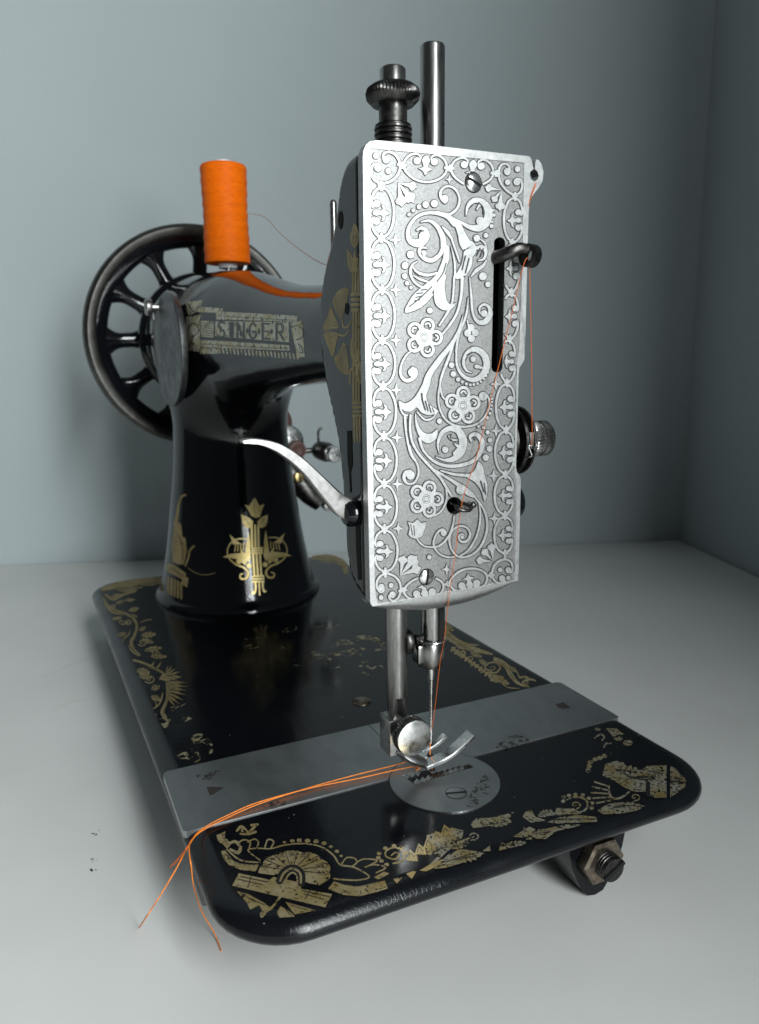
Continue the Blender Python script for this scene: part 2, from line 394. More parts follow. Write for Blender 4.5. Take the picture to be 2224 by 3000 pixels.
def surface_nets(lo, hi, st):
    ax = [np.arange(lo[i], hi[i]+st, st) for i in range(3)]; G = np.stack(np.meshgrid(*ax, indexing='ij'), -1)
    F = np.concatenate([sdf(G[i:i+8]) for i in range(0, G.shape[0], 8)], 0); sg = F < 0; n = F.shape
    cs = [sg[i:n[0]-1+i, j:n[1]-1+j, k:n[2]-1+k] for i in (0, 1) for j in (0, 1) for k in (0, 1)]
    s = sum(c.astype(np.int8) for c in cs); act = (s > 0) & (s < 8)
    ids = np.full(act.shape, -1, np.int64); ids[act] = np.arange(act.sum())
    V = np.argwhere(act)*st+np.array(lo)+st/2
    faces = []
    for a in range(3):
        b, c = (a+1) % 3, (a+2) % 3
        A = [slice(None)]*3; B = [slice(None)]*3; A[a] = slice(0, n[a]-1); B[a] = slice(1, n[a])
        ch = sg[tuple(A)] != sg[tuple(B)]
        I = np.argwhere(ch)
        I = I[(I[:, b] > 0) & (I[:, c] > 0) & (I[:, b] < n[b]-1) & (I[:, c] < n[c]-1)]
        eb = np.zeros(3, int); ec = np.zeros(3, int); eb[b] = 1; ec[c] = 1
        g = lambda J: ids[J[:, 0], J[:, 1], J[:, 2]]
        q = np.stack((g(I), g(I-eb), g(I-eb-ec), g(I-ec)), 1)
        flip = ~sg[tuple(I.T)]
        q[flip] = q[flip][:, ::-1]; faces.append(q)
    Fc = np.concatenate(faces); Fc = Fc[(Fc >= 0).all(1)]
    e = 0.25
    def grad(P): return np.stack([(sdf(P+e*np.eye(3)[i])-sdf(P-e*np.eye(3)[i]))/(2*e) for i in range(3)], -1)
    for _ in range(4):
        g = grad(V); d = sdf(V); V = V-np.clip(d/(np.sum(g*g, -1)+1e-6), -st, st)[:, None]*g
    g = grad(V); g /= np.linalg.norm(g, axis=1)[:, None]+1e-9
    return V, Fc, g
V, Fc, NRM = surface_nets((22, -4, -5), (148, 336, 218), 1.75)
me = bpy.data.meshes.new('cast_body'); me.from_pydata((V*S).tolist(), [], Fc.tolist()); me.materials.append(M['japan'])
me.polygons.foreach_set('use_smooth', [True]*len(me.polygons)); me.update()
me.normals_split_custom_set_from_vertices(NRM.tolist())
body = bpy.data.objects.new('cast_body', me); COL.objects.link(body); body.parent = ROOT; body.location = -ROOT.location
BVH = BVHTree.FromPolygons([Vector(v) for v in V], [tuple(q) for q in Fc])
def on_body(px, py, h):
    d = ray(px, py); hit, nn, idx, dist = BVH.ray_cast(Vector(CAM_C), Vector(d))
    if hit is None: return None
    nv = NRM[Fc[idx][0]]; nv = Vector(nv)
    return hit+nv*h

# --- slide plates and needle plate
NC, NR = (89.5, 2.5), 20.0
PZ = 0.5
def flatplate(name, loop, holes, z0, z1, mat, parent, bev=True):
    v, f = poly(loop, holes)
    return solid([(v, f)], lambda x, y, h: (x, y, z0+h), z1-z0).build(name, mat, parent, smooth=False)
def arc(cx, cy, r, a0, a1, n=16): return [(cx+r*math.cos(a), cy+r*math.sin(a)) for a in np.linspace(a0, a1, n)]
SY0, SY1 = 12.6, 53.6; rs = NR+0.25
aL = math.atan2(SY0-NC[1], -math.sqrt(rs**2-(SY0-NC[1])**2)); aS = math.acos((82-NC[0])/rs); aR = math.atan2(SY0-NC[1], math.sqrt(rs**2-(SY0-NC[1])**2)); aS2 = math.acos((82.3-NC[0])/rs)
def rc(x, y, sx, sy, r=2.2): return [(x+sx*r*(1-math.cos(a)), y+sy*r*(1-math.sin(a))) for a in np.linspace(0, PI/2, 5)]
left = [(-2.6, SY0+1.0), (-1.6, SY0)]+arc(*NC, rs, aL, aS)+[(82, SY1)]+list(reversed(rc(-2.6, SY1, 1, -1)))
right = [(181.0, SY0+1.0), (180.0, SY0)]+arc(*NC, rs, aR, aS2)+[(82.3, SY1)]+list(reversed(rc(181.0, SY1, -1, -1)))
sl = flatplate('slide_plate', left, [], -2.0, PZ, 'plate', ROOT)
sr = flatplate('slide_plate', right, [], -2.0, PZ, 'plate', ROOT)
def Zp(ox, oy, s, z): return lambda x, y, h: on(ox+x*s, oy+y*s, 2, z+h)
C5 = (1000, 1750, 0.31407); P5 = Zp(*C5, 0.0)
def bedpt(o, x, y, z=PZ): p = on(o[0]+x*o[2], o[1]+y*o[2], 2, z); return (p[0], p[1])
slot = [bedpt(C5, *p) for p in [(562, 1664), (688, 1744), (1234, 1585), (1186, 1548), (838, 1636), (800, 1600), (628, 1642)]]
nh = bedpt(C5, 846, 1604); nhole = arc(nh[0], nh[1], 1.35, 0, 2*PI*0.95, 14)
npl = flatplate('needle_plate', arc(*NC, NR, 0, 2*PI*63/64, 64), [slot, nhole], -1.0, PZ, 'plate', ROOT)
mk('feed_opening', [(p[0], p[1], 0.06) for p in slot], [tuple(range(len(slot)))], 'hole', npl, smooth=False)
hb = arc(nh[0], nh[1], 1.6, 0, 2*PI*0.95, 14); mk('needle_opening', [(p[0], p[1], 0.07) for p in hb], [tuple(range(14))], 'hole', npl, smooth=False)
# feed dog: a row of pointed teeth along the slot
a = np.array(bedpt(C5, 705, 1722)); b = np.array(bedpt(C5, 1120, 1598)); dirn = (b-a)/np.linalg.norm(b-a); nrm = np.array((-dirn[1], dirn[0]))
def tooth(c, l, w, h):
    v = [(*(c+dirn*sx*l+nrm*sy*w), 0.1) for sx, sy in ((-1, -1), (1, -1), (1, 1), (-1, 1))]+[(*(c+dirn*l*0.7-nrm*w), h), (*(c+dirn*l*0.7+nrm*w), h)]
    return v, [(0, 1, 2, 3), (0, 1, 4), (2, 3, 5), (1, 2, 5, 4), (0, 4, 5, 3)]
L = np.linalg.norm(b-a)
for i in range(9):
    mk('feed_tooth', *tooth(a+dirn*L*(i/8), L/8*0.36, 1.0, 1.25), 'rod', npl, smooth=False)
for i in range(3):
    q = np.array(bedpt(C5, 600+52*i, 1668-14*i)); mk('feed_tooth', *tooth(q+dirn*0.4, 0.8, 1.5, 1.1), 'rod', npl, smooth=False)
def screw(name, c, axis, r, ang, mat, parent, h=1.0, dome=0.5, ringgap=0.5):
    A, u, w = basis(axis); prof = [(r, -1.2), (r, h*0.5), (r*0.93, h*0.85), (r*0.6, h+dome*0.7), (0.02, h+dome)]
    o = mk(name, *lathe(c, axis, prof, 28), mat, parent)
    t = u*math.cos(ang)+w*math.sin(ang); s2 = A.cross(t); cc = Vector(c)
    v = []
    for k in (-1, 1):
        for e in np.linspace(-1, 1, 9):
            hh = h+dome*(1-0.72*e*e)+0.05
            v.append((cc+t*e*r*0.985+s2*k*r*0.15+A*hh)[:])
    f = [(i, i+1, 9+i+1, 9+i) for i in range(8)]
    mk('screw_slot', v, f, 'hole', o, smooth=False)
    v, f = lathe(c, axis, [(r+ringgap, 0.02), (r+ringgap, 0.06), (r*0.9, 0.07)], 28); 
    mk('countersink', v, f, 'hole', o, smooth=False)
    return o
q = bedpt(C5, 1072, 1826); screw('plate_screw', (q[0], q[1], PZ+0.03), (0, 0, 1), 3.6, 1.25, 'plate', npl, h=0.12, dome=0.02, ringgap=0.25)
# finger notches and rust marks on the slide plates
C7, C8 = (400, 2200, 0.5448), (1250, 1900, 0.5448)
mk('finger_notch', [(*bedpt(C7, *p, PZ+0.05), PZ+0.05) for p in [(376, 195), (405, 192), (440, 193), (470, 196), (440, 215), (418, 232), (394, 240), (385, 215)]], [tuple(range(8))], 'notch', sl, smooth=False)
mk('finger_notch', [(*bedpt(C8, *p, PZ+0.05), PZ+0.05) for p in [(694, 300), (735, 288), (776, 318), (740, 324), (708, 318)]], [tuple(range(5))], 'notch', sr, smooth=False)
st = sheet([poly([(320, 130), (370, 120), (410, 95), (455, 105), (450, 135), (400, 155), (340, 150)], smooth=3)], Zp(*C7, PZ), 0.04); st.build('rust_stain', 'stain', sl, smooth=False)
st = sheet([poly([(680, 300), (690, 285), (790, 262), (800, 285), (740, 310)], smooth=3)], Zp(*C7, PZ), 0.04); st.build('rust_stain', 'stain', sl, smooth=False)
st = sheet([poly([(370, 530), (400, 500), (480, 460), (550, 490), (520, 515), (420, 540)], smooth=3), poly([(230, 790), (300, 690), (330, 690), (340, 760), (290, 830), (220, 850)], smooth=3)], Zp(*C8, PZ), 0.04); st.build('rust_stain', 'stain', sr, smooth=False)
# oil-hole cap on the bed
q = D(787, 1527, 2, 0); mk('oil_cap', *lathe((q[0], q[1], -0.5), (0, 0, 1), [(4.3, 0), (4.2, 0.9), (3.4, 1.4), (0.02, 1.6)], 28), 'bronze', ROOT)

# --- bars in the head
NBX, NBY, PBX = 89.2, 11.8, 75.0
nb = mk('needle_bar', *lathe((NBX, NBY, 0), (0, 0, 1), [(0.02, 47), (3.9, 47), (3.9, 246.2), (3.6, 246.9), (2.6, 246.9), (2.5, 246.0), (0.02, 245.8)], 36), 'rod', ROOT)
mk('bar_groove', *box((NBX+1.9, NBY-3.5, 57), (1.1, 0.75, 8)), 'hole', nb, smooth=False)
ncl = mk('needle_clamp', *lathe((NBX-0.6, NBY, 0), (0, 0, 1), [(0.5, 41.5), (4.4, 41.7), (4.9, 43), (5.0, 50.2), (4.6, 51), (3.9, 51)], 36), 'rod', ROOT)
mk('clamp_block', *box((NBX-5.0, NBY, 47.2), (1.9, 2.6, 3.6), 0.8), 'rod', ncl)
v, f = [], []
rg = [(NBX+5.0*math.cos(t), NBY+5.0*math.sin(t), 51.6) for t in np.linspace(0, 2*PI, 25)]; mk('thread_ring', *tube(rg, 0.55, 8, smooth_n=1), 'steel_bright', ncl)
cs = mk('clamp_screw', *lathe((NBX-5, NBY, 52.6), (-1, 0, 0), [(1.6, -1), (1.6, 1.2), (2.0, 1.3), (2.0, 2.0), (1.5, 2.1), (2.0, 2.8), (1.4, 3.0), (1.4, 4.2), (4.6, 4.3), (4.8, 4.8), (4.8, 6.2), (4.3, 6.8), (0.02, 6.9)], 36, 18, 0.25, (9, 10)), 'dark', ROOT)
mk('needle', *lathe((NBX-0.3, NBY, 0), (0, 0, -1), [(1.25, -44), (1.25, -37), (1.1, -36), (0.62, -32), (0.55, -14.5), (0.40, -13.5), (0.05, -10.2)], 16), 'steel_bright', ROOT)
pb = mk('presser_bar', *lathe((PBX, NBY, 0), (0, 0, 1), [(0.02, 33), (3.75, 33), (3.75, 80)], 36), 'rod', ROOT)
pbm = MB(); secs = [(36.5, 3.75, 3.75), (34, 3.4, 3.0), (31, 3.2, 2.6), (24, 3.2, 2.6)]
for z, hx, hy in secs: pbm.v += [(PBX+hx*math.cos(t)*(1 if z > 36 else 1.1), NBY+max(-hy, min(hy, 3.75*math.sin(t))), z) for t in np.linspace(0, 2*PI, 24, endpoint=False)]
for i in range(3):
    for j in range(24): pbm.f.append((i*24+j, i*24+(j+1) % 24, (i+1)*24+(j+1) % 24, (i+1)*24+j))
pbm.build('bar_flat', 'rod', pb)
pa = mk('pressure_screw', *lathe((PBX+0.3, NBY, 0), (0, 0, 1), [(5.7, 205)]+[x for k in range(7) for x in ((5.9, 211.2+1.6*k), (5.9, 211.8+1.6*k), (5.2, 212.2+1.6*k), (5.2, 212.5+1.6*k))]+[(5.6, 222.2), (4.4, 222.5), (4.4, 228.4), (6.0, 228.5)], 40), 'dark', ROOT)
mk('knurled_nut', *lathe((PBX+0.3, NBY, 0), (0, 0, 1), [(4.3, 227.9), (6.6, 228.0), (8.2, 229.6), (8.5, 231), (8.1, 232.4), (6.4, 233.6), (4.2, 234.0)], 96, 1, 0.42, (2, 5)), 'dark', pa)
mk('screw_stem', *lathe((PBX+0.3, NBY, 0), (0, 0, 1), [(4.0, 227), (4.0, 238.0), (3.6, 238.5), (0.02, 238.6)], 32), 'rod', pa)

# --- presser foot
ft = mk('presser_foot_shank', *box((72.6, NBY-0.4, 18.8), (2.9, 4.2, 6.9), 0.5), 'steel', ROOT, angle=30)
ts = mk('thumb_screw', *lathe((74.8, NBY-3.0, 22.6), (0, -1, 0), [(2.4, -2), (2.4, 4.6), (4.4, 5.2), (6.4, 6.2), (6.7, 7.0), (6.7, 8.2), (6.35, 8.5), (6.35, 8.9), (6.7, 9.2), (6.7, 10.2), (6.4, 10.7), (4.8, 11.1), (0.02, 11.25)], 80, 1, 0.34, (3, 9)), 'dark', ROOT)
mk('screw_face', *lathe((74.8, NBY-3.0, 22.6), (0, -1, 0), [(6.5, 10.6), (6.35, 11.05), (4.8, 11.45), (0.02, 11.6)], 48), 'steel_bright', ts)
def bar_xz(pts, y0, y1, th, bev=0.35):
    """strip following (x, z) points, between two y planes"""
    P = cr(pts, 5); n = len(P); v = []; f = []
    for i in range(n):
        t = P[min(i+1, n-1)]-P[max(i-1, 0)]; t /= np.linalg.norm(t); nn = np.array((-t[1], t[0])); b = bev
        for (yy, k) in ((y0+b, 0), (y1-b, 0), (y1, -b), (y1, -th+b), (y1-b, -th), (y0+b, -th), (y0, -th+b), (y0, -b)):
            q = P[i]+nn*k; v.append((q[0], yy, q[1]))
    for i in range(n-1):
        for j in range(8): k = (j+1) % 8; f.append((i*8+j, i*8+k, (i+1)*8+k, (i+1)*8+j))
    f.append(tuple(reversed(range(8)))); f.append(tuple(range((n-1)*8, n*8))); return v, f
y0 = 4.4
sole = MB(); sole.add(*bar_xz([(83.4, 5.9), (87, 6.5), (91, 7.2), (95, 8.7), (99.5, 11.4), (103.2, 13.8)], y0+0.4, y0+5.6, 1.6))
sole.add(*bar_xz([(83.4, 5.88), (87, 6.48), (91, 7.3), (95, 9.2), (97, 10.6)], y0+10.2, y0+13.0, 1.5, 0.3))
sole.add(*bar_xz([(83.4, 5.86), (86, 6.3), (88.0, 6.62)], y0+5.9, y0+10.6, 1.6, 0.3))
fo = sole.build('presser_foot', 'steel_bright', ROOT, angle=30)
mk('foot_neck', *tube([(72.8, NBY-1, 13.5), (76, NBY-1.5, 11.5), (80, NBY-2.8, 8.2), (84.2, NBY-3.0, 5.6)], [2.8, 2.7, 2.6, 2.2], 14, (1.4, 0.75)), 'steel', fo)
mk('foot_hole', *lathe((NBX-1.2, NBY-1.0, 6.1), (0, 0, 1), [(1.3, 0), (1.25, 0.55), (0.02, 0.56)], 16), 'hole', fo, smooth=False)

# --- presser lifter lever at the back of the head
lt = [(21.6, 127.6), (24, 128.0), (28, 127.6), (34, 125.8), (41, 121.0), (48.5, 113.9), (55, 107.8), (61, 105.0)]
lb = [(22.2, 126.6), (24.5, 126.3), (28, 125.6), (33.5, 122.7), (40.5, 116.6), (47.2, 107.8), (53, 101.0), (60.5, 98.0)]
lt = cr(lt, 5); lb = cr(lb, 5); n = len(lt); v = []; f = []
for i in range(n):
    c2 = (lt[i]+lb[i])/2; e = (lt[i]-c2)
    for ky, ke in ((-2.0, 0.82), (-1.6, 1.0), (1.6, 1.0), (2.0, 0.82), (2.0, -0.82), (1.6, -1.0), (-1.6, -1.0), (-2.0, -0.82)):
        q = c2+e*ke; v.append((q[0], 9.6+ky+ (q[0]-58)*0.02, q[1]))
for i in range(n-1):
    for j in range(8): k = (j+1) % 8; f.append((i*8+j, i*8+k, (i+1)*8+k, (i+1)*8+j))
f.append(tuple(range(8))); f.append(tuple(range((n-1)*8, n*8)))
lev = mk('presser_lifter', v, f, 'lever', ROOT, angle=35)
mk('shaded_lever_end', *lathe((54.5, 8.2, 101.6), (1, 0.05, 0.02), [(0.5, -0.2), (3.4, 0.2), (4.3, 1.6), (4.5, 5.5)], 28), 'japan', lev)  # lever's lower end, its shadow put into the black enamel colour

# --- tension assembly on the front of the head
T0 = (116.0, 13.0, 121.7)
ta = mk('tension_disc', *lathe(T0, (1, 0, 0), [(8, -2), (9, 4.0), (12.0, 4.9), (12.4, 5.7), (12.2, 6.3), (9, 6.9), (8.6, 7.5), (9.2, 7.9), (12.0, 8.5), (12.3, 9.1), (11.8, 9.7), (6, 10.3), (3, 11)], 56), 'dark', ROOT)
mk('tension_rim', *lathe(T0, (1, 0, 0), [(11.9, 8.55), (12.38, 8.9), (12.38, 9.25), (11.8, 9.6)], 56), 'steel', ta)
mk('tension_stud', *lathe(T0, (1, 0, 0), [(2.2, 8), (2.2, 20.5), (0.02, 20.6)], 20), 'dark', ta)
mk('tension_nut', *lathe(T0, (1, 0, 0), [(3, 14.2), (5.9, 14.3), (6.5, 14.9), (6.6, 17.2), (5.8, 17.6), (5.8, 18.4), (6.6, 18.8), (6.6, 21.4), (6.0, 22.0), (2.5, 22.2)], 72, 1, 0.6, (2, 7)), 'rod', ta)
sp = [(124+0.55*i, T0[1]+3.6*math.cos(i*1.05), T0[2]+3.6*math.sin(i*1.05)) for i in range(12)]; mk('tension_spring', *tube(sp, 0.35, 6, smooth_n=3), 'steel', ta)
mk('thread_clip', *box((123.6, 2.2, 122.5), (2.8, 0.5, 3.0), 0.25), 'steel', ta)
E1 = (1480, 1150, 0.17937)
def e1(x, y, ypl): return tuple(on(E1[0]+x*E1[2], E1[1]+y*E1[2], 1, ypl))
mk('check_spring', *tube([e1(300, 1045, 2), e1(380, 1058, 0), e1(435, 1030, -1), e1(415, 960, -1), e1(390, 900, -1), e1(405, 858, -1), e1(450, 855, 0), e1(470, 900, 1), e1(490, 970, 2), e1(520, 1000, 4)], 0.26, 6, smooth_n=4), 'steel_bright', ta)
mk('tension_lower_stud', *lathe((115.2, 12, 99.2), (1, 0, 0), [(5.4, -2), (6.8, 3), (6.9, 7), (6.2, 9.2), (4.2, 10.6), (0.02, 11)], 36), 'japan', ROOT)

# --- take-up lever
tk = mk('take_up_lever', *tube([(103.6, 12, 182.0), (103.8, 2, 182.4), (104.0, -5.5, 182.6), (105.6, -8.2, 183.4), (108.6, -9.6, 184.6), (111.2, -10.0, 184.2)], [2.0, 2.0, 2.0, 1.9, 1.7, 1.5], 12, (0.75, 1.1)), 'dark', ROOT)
a, u, w = basis((-0.95, -0.22, 0.05)); cc = Vector((112.6, -9.6, 182.6)); v = []; f = []; sg = 28
for (r, h) in ((3.6, -1.5), (3.6, 1.5), (3.2, 1.7), (2.2, 1.7), (2.2, -1.7), (3.2, -1.7)):
    for j in range(sg): t = 2*PI*j/sg; v.append((cc+a*h+(u*math.cos(t)+w*math.sin(t))*r)[:])
for i in range(6):
    for j in range(sg): f.append((i*sg+j, i*sg+(j+1) % sg, ((i+1) % 6)*sg+(j+1) % sg, ((i+1) % 6)*sg+j))
mk('take_up_eye', v, f, 'dark', tk)

# --- round cover on the column side, with its thumb screw
cvc = Vector((43.6, 246, 158.3)); cax = Vector((-1, -0.060, 0.01)).normalized()
cv = mk('side_cover', *lathe(cvc[:], cax[:], [(31.5, -2.5), (32.6, -0.6), (32.6, 1.2), (32.0, 1.8), (0.02, 2.0)], 64), 'cover', ROOT)
th = D(338, 660, 0, 41); mk('cover_screw', *lathe((41.5, 262, 183.5), (-1, 0, 0), [(2.0, -3), (2.0, 4), (4.6, 4.2), (4.9, 5), (4.9, 7.2), (4.2, 8), (0.02, 8.2)], 32), 'steel', cv)

# --- handwheel
WC = Vector((83.5, 360.0, 169.5))
rimp = [(70.0, -5.5), (72.0, -7.2), (76.0, -7.6), (78.0, -6.2), (79.0, -3.0), (79.2, 0.5), (78.6, 4.5), (77.0, 7.2), (74.0, 8.0), (70.0, 6.0)]
def ringlathe(o, axis, prof, seg):
    v, f = lathe(o, axis, prof, seg); f = f[:-2]; n = len(prof)
    f += [((n-1)*seg+j, (n-1)*seg+(j+1) % seg, (j+1) % seg, j) for j in range(seg)]; return v, f
hw = mk('handwheel', *ringlathe(WC[:], (0, 1, 0), rimp, 128), 'rim', ROOT)
mk('inner_rim', *ringlathe(WC[:], (0, 1, 0), [(62.5, -2.2), (63.5, -4.0), (66.0, -5.4), (72.2, -5.9), (72.2, 6.0), (66.0, 4.0), (62.5, 1.5)], 128), 'japan', hw)
mk('hub', *lathe(WC[:], (0, 1, 0), [(30, -26), (34, -25), (35.5, -22), (36, -8), (38, -4), (38, 4), (35, 7), (20, 9), (18, 16), (0.5, 16.5)], 72), 'japan', hw)
NS = 11
def spoke(ang):
    rr = np.linspace(37, 66.5, 14); v = []; f = []; sg = 14
    rad = Vector((-math.sin(ang), 0, math.cos(ang))); tan = Vector((math.cos(ang), 0, math.sin(ang))); Y = Vector((0, 1, 0))
    for i, r in enumerate(rr):
        t = (r-37)/29.5; wd = 5.2+5.5*max(0, 1-t/0.34)**2+10.0*max(0, (t-0.54)/0.46)**2
        c2 = WC+rad*r+Y*(-0.8+0.6*math.sin(t*PI))
        for j in range(sg): q = 2*PI*j/sg; v.append((c2+tan*wd*math.cos(q)+Y*3.9*math.sin(q))[:])
    for i in range(13):
        for j in range(sg): k = (j+1) % sg; f.append((i*sg+j, i*sg+k, (i+1)*sg+k, (i+1)*sg+j))
    return v, f
for k in range(NS): mk('spoke', *spoke(math.radians(27+k*360/NS)), 'japan', hw)
mk('arm_end_collar', *lathe((84, 331, 167), (0, 1, 0), [(42.6, -2), (45.0, -0.5), (45.8, 2), (45.8, 5.5), (44.5, 7.5), (30, 8)], 72), 'japan', ROOT)
mk('stop_lug', *box((44.5, 336, 157), (4.5, 4.0, 5.0), 1.0), 'bronze', ROOT)

# --- bobbin winder on the front side of the column
bwd = mk('bobbin_winder', *tube([(122, 322, 96), (134, 318, 92), (141, 316, 82), (140, 314, 70)], [8, 8, 7, 7], 14, (1.0, 0.8)), 'dark', ROOT)
mk('friction_tyre', *ringlathe((128.5, 330, 106.0), (0, 1, 0), [(9.5, -3), (13, -4.6), (15.2, -3), (15.6, 0), (15.2, 3), (13, 4.6), (9.5, 3)], 40), 'rubber', bwd)
mk('winder_pulley', *lathe((135.5, 316, 93), (0, -1, 0), [(12, -4), (12.6, -2), (12.6, 1), (11.5, 2), (5.5, 2.3), (5.2, 6), (4.6, 6.4), (0.02, 6.5)], 40), 'steel_bright', bwd)
mk('winder_boss', *lathe((139.5, 306, 88.0), (0, -1, 0), [(6.8, -6), (7, 0), (6.4, 2), (4.2, 2.6), (3.4, 2.0), (0.02, 1.9)], 32), 'rubber', bwd)
mk('winder_barrel', *lathe((159.5, 312, 86.0), (0, -1, 0), [(4.5, -2), (6.6, 0), (7.2, 5), (7.2, 14), (6.4, 20), (5.4, 22), (5.4, 26)], 36), 'dark', bwd)
mk('spindle_end', *lathe((159.5, 312, 86.0), (0, -1, 0), [(4.0, 23), (5.6, 23.5), (5.8, 25), (5.8, 30), (5.0, 31.2), (2.0, 31.4), (1.7, 32.4), (0.02, 32.6)], 36), 'steel_bright', bwd)
mk('winder_latch', *tube([(157.5, 308, 90), (157, 308, 96), (157.5, 308, 101), (160, 308, 103)], [1.2, 1.0, 1.0, 1.2], 8), 'dark', bwd)
mk('winder_spindle', *tube([(140, 314, 84), (148, 314, 86), (160, 312, 86)], [2.2, 2.0, 2.2], 10), 'dark', bwd)
mk('winder_arm', *tube([(130, 312, 78), (138, 310, 68), (147, 306, 56), (156, 304, 47.5)], [7.5, 8.5, 8.0, 6.5], 16, (0.8, 1.0)), 'dark', bwd)
mk('winder_rod', *tube([(149, 304, 68), (155, 303, 60), (161, 302, 50), (163, 302, 44)], [1.8, 2.2, 2.4, 2.0], 10), 'steel', bwd)
mk('winder_foot', *lathe((160, 300, 46), (0, -1, 0), [(3.6, -5), (3.8, 0), (3.0, 2), (0.02, 2.4)], 24), 'steel', bwd)
screw('winder_screw', (139.2, 301.5, 68.5), (0.05, -1, 0), 4.0, 1.75, 'brass', bwd, 0.8, 0.4, 0.1)

# --- thread guide rod, spool pin, small fittings
mk('spool_rod', *lathe((89, 97.7, 0), (0, 0, 1), [(1.5, 178), (1.5, 215.6), (1.2, 216.8), (0.6, 217.3), (0.02, 217.4)], 18), 'steel', ROOT)
mk('spool_pin', *lathe((89, 280, 0), (0, 0, 1), [(2.0, 200), (2.0, 271), (0.02, 272)], 16), 'steel', ROOT)

# --- feet, lugs and bolts under the bed
def lug(name, cx, y0, y1, mat='japan_bed'):
    out = [(cx-13.5, -7), (cx-13.2, -14), (cx-11, -24), (cx-7, -33), (cx-3.5, -37.2), (cx, TABLE_Z), (cx+3.5, -37.2), (cx+7.5, -32), (cx+11.5, -22), (cx+13.2, -12), (cx+13.5, -7)]
    n = len(out); v = [(p[0], y0, p[1]) for p in out]+[(p[0], y1, p[1]) for p in out]
    f = [tuple(range(n)), tuple(reversed(range(n, 2*n)))]+[(i, (i+1) % n, n+(i+1) % n, n+i) for i in range(n)]
    return mk(name, v, f, mat, ROOT, angle=50)
lg = lug('hinge_lug', 132.5, -31, -16)
BC = (132.0, -31, -22.0)
v, f = lathe(BC, (0, -1, 0), [(8.0, -0.5), (8.8, 0.5), (8.8, 4.2), (7.7, 5.0), (5.0, 5.1)], 6); mk('hex_nut', v, f, 'bronze', lg, smooth=False)
bo = mk('hinge_bolt', *lathe(BC, (0, -1, 0), [(4.7, -12), (4.7, 5)]+[x for k in range(3) for x in ((4.8, 5.1+1.1*k), (4.8, 5.5+1.1*k), (4.3, 5.8+1.1*k), (4.3, 6.0+1.1*k))]+[(4.7, 8.3), (4.3, 9.2), (0.02, 9.4)], 36), 'dark', lg)
mk('bolt_slot', *box((BC[0], BC[1]-9.2, BC[2]), (4.7, 0.6, 0.7), 0, Matrix.Rotation(math.radians(-28), 3, 'Y')), 'hole', bo, smooth=False)
lug('hinge_lug', 132.5, 300, 315)
for cx, cy in ((7.5, 318), (60, 75)):
    mk('bed_foot', *box((cx, cy, (TABLE_Z-9)/2), (6.5, 9, (-TABLE_Z-9)/2), 1.2), 'japan_bed', ROOT)
mk('shuttle_bracket', *box((6.5, 22, -15), (5.0, 11.5, 12.5), 0.8), 'cover', ROOT)

# ------------------------------------------------------------------ face plate with raised ornament
FY = -3.0                                   # plane of the etched field
C3 = (980.0, 380.0, 0.38741)
def PF(x, y, h): p = on(C3[0]+x*C3[2], C3[1]+y*C3[2], 1, FY); return (p[0], p[1]-h, p[2])
def dn(pts): return [(p[0], p[1]+1806.9)+tuple(p[2:]) for p in pts]      # second survey sheet, lower half
outer = [(212, 210), (216, 165), (235, 118), (265, 92), (310, 83), (700, 118), (1465, 203), (1482, 222), (1492, 262), (1500, 300), (1476, 318), (1470, 345), (1480, 378), (1505, 392), (1530, 380), (1540, 350), (1530, 318), (1510, 300),
         (1512, 262), (1522, 228), (1538, 230), (1560, 262), (1575, 320), (1568, 390), (1535, 445), (1498, 492), (1472, 530), (1464, 600), (1456, 850), (1448, 1150), (1440, 1500), (1431, 1738), (1415, 1765), (1393, 1800), (1387, 1850)]
outer += dn([(1386, 100), (1378, 400), (1368, 745), (1376, 782), (1398, 815), (1404, 840), (1398, 1100), (1388, 1500), (1383, 1602), (900, 1680), (340, 1786), (284, 1796), (268, 1770), (262, 1500), (240, 400), (232, 0)])
inner = [(265, 140), (600, 172), (1000, 212), (1430, 252), (1426, 420), (1420, 700), (1416, 1000), (1411, 1180), (1402, 1400), (1391, 1680), (1372, 1770), (1374, 1850)]
inner += dn([(1371, 100), (1362, 500), (1352, 740), (1356, 790), (1371, 850), (1370, 1100), (1362, 1400), (1354, 1598), (900, 1676), (330, 1779), (310, 1730), (300, 1600), (292, 1000), (283, 500), (274, 60)])+[(270, 1000), (267, 500)]
def capsule(x0, y0, x1, y1, r):
    return [(x0+r*math.cos(t), y0+r+r*math.sin(t)) for t in np.linspace(PI, 2*PI, 12)]+[(x1+r*math.cos(t), y1-r+r*math.sin(t)) for t in np.linspace(0, PI, 12)]
slot_h = capsule(1249, 813, 1229, 1838, 42)
gh = [(907+61*math.cos(t), 1806.9+1036+66*math.sin(t)) for t in np.linspace(0, 2*PI, 28, endpoint=False)]
fp = solid([poly(outer, [slot_h, gh])], lambda x, y, h: PF(x, y, h-3.3), 3.3).build('face_plate', 'field', ROOT, smooth=False)
fr = solid([poly(outer, [inner])], PF, 0.42).build('plate_border', 'relief', fp, smooth=False)

S3 = []                                     # raised ornament shapes
def st3(pts, w=14, low=False, n=6): S3.append(stroke(dn(pts) if low else pts, w, n))
def dt3(x, y, r, low=False): S3.append(dot(x, y+(1806.9 if low else 0), r*0.93, r))
def pg3(pts, low=False, sm=3): S3.append(poly(dn(pts) if low else pts, smooth=sm))
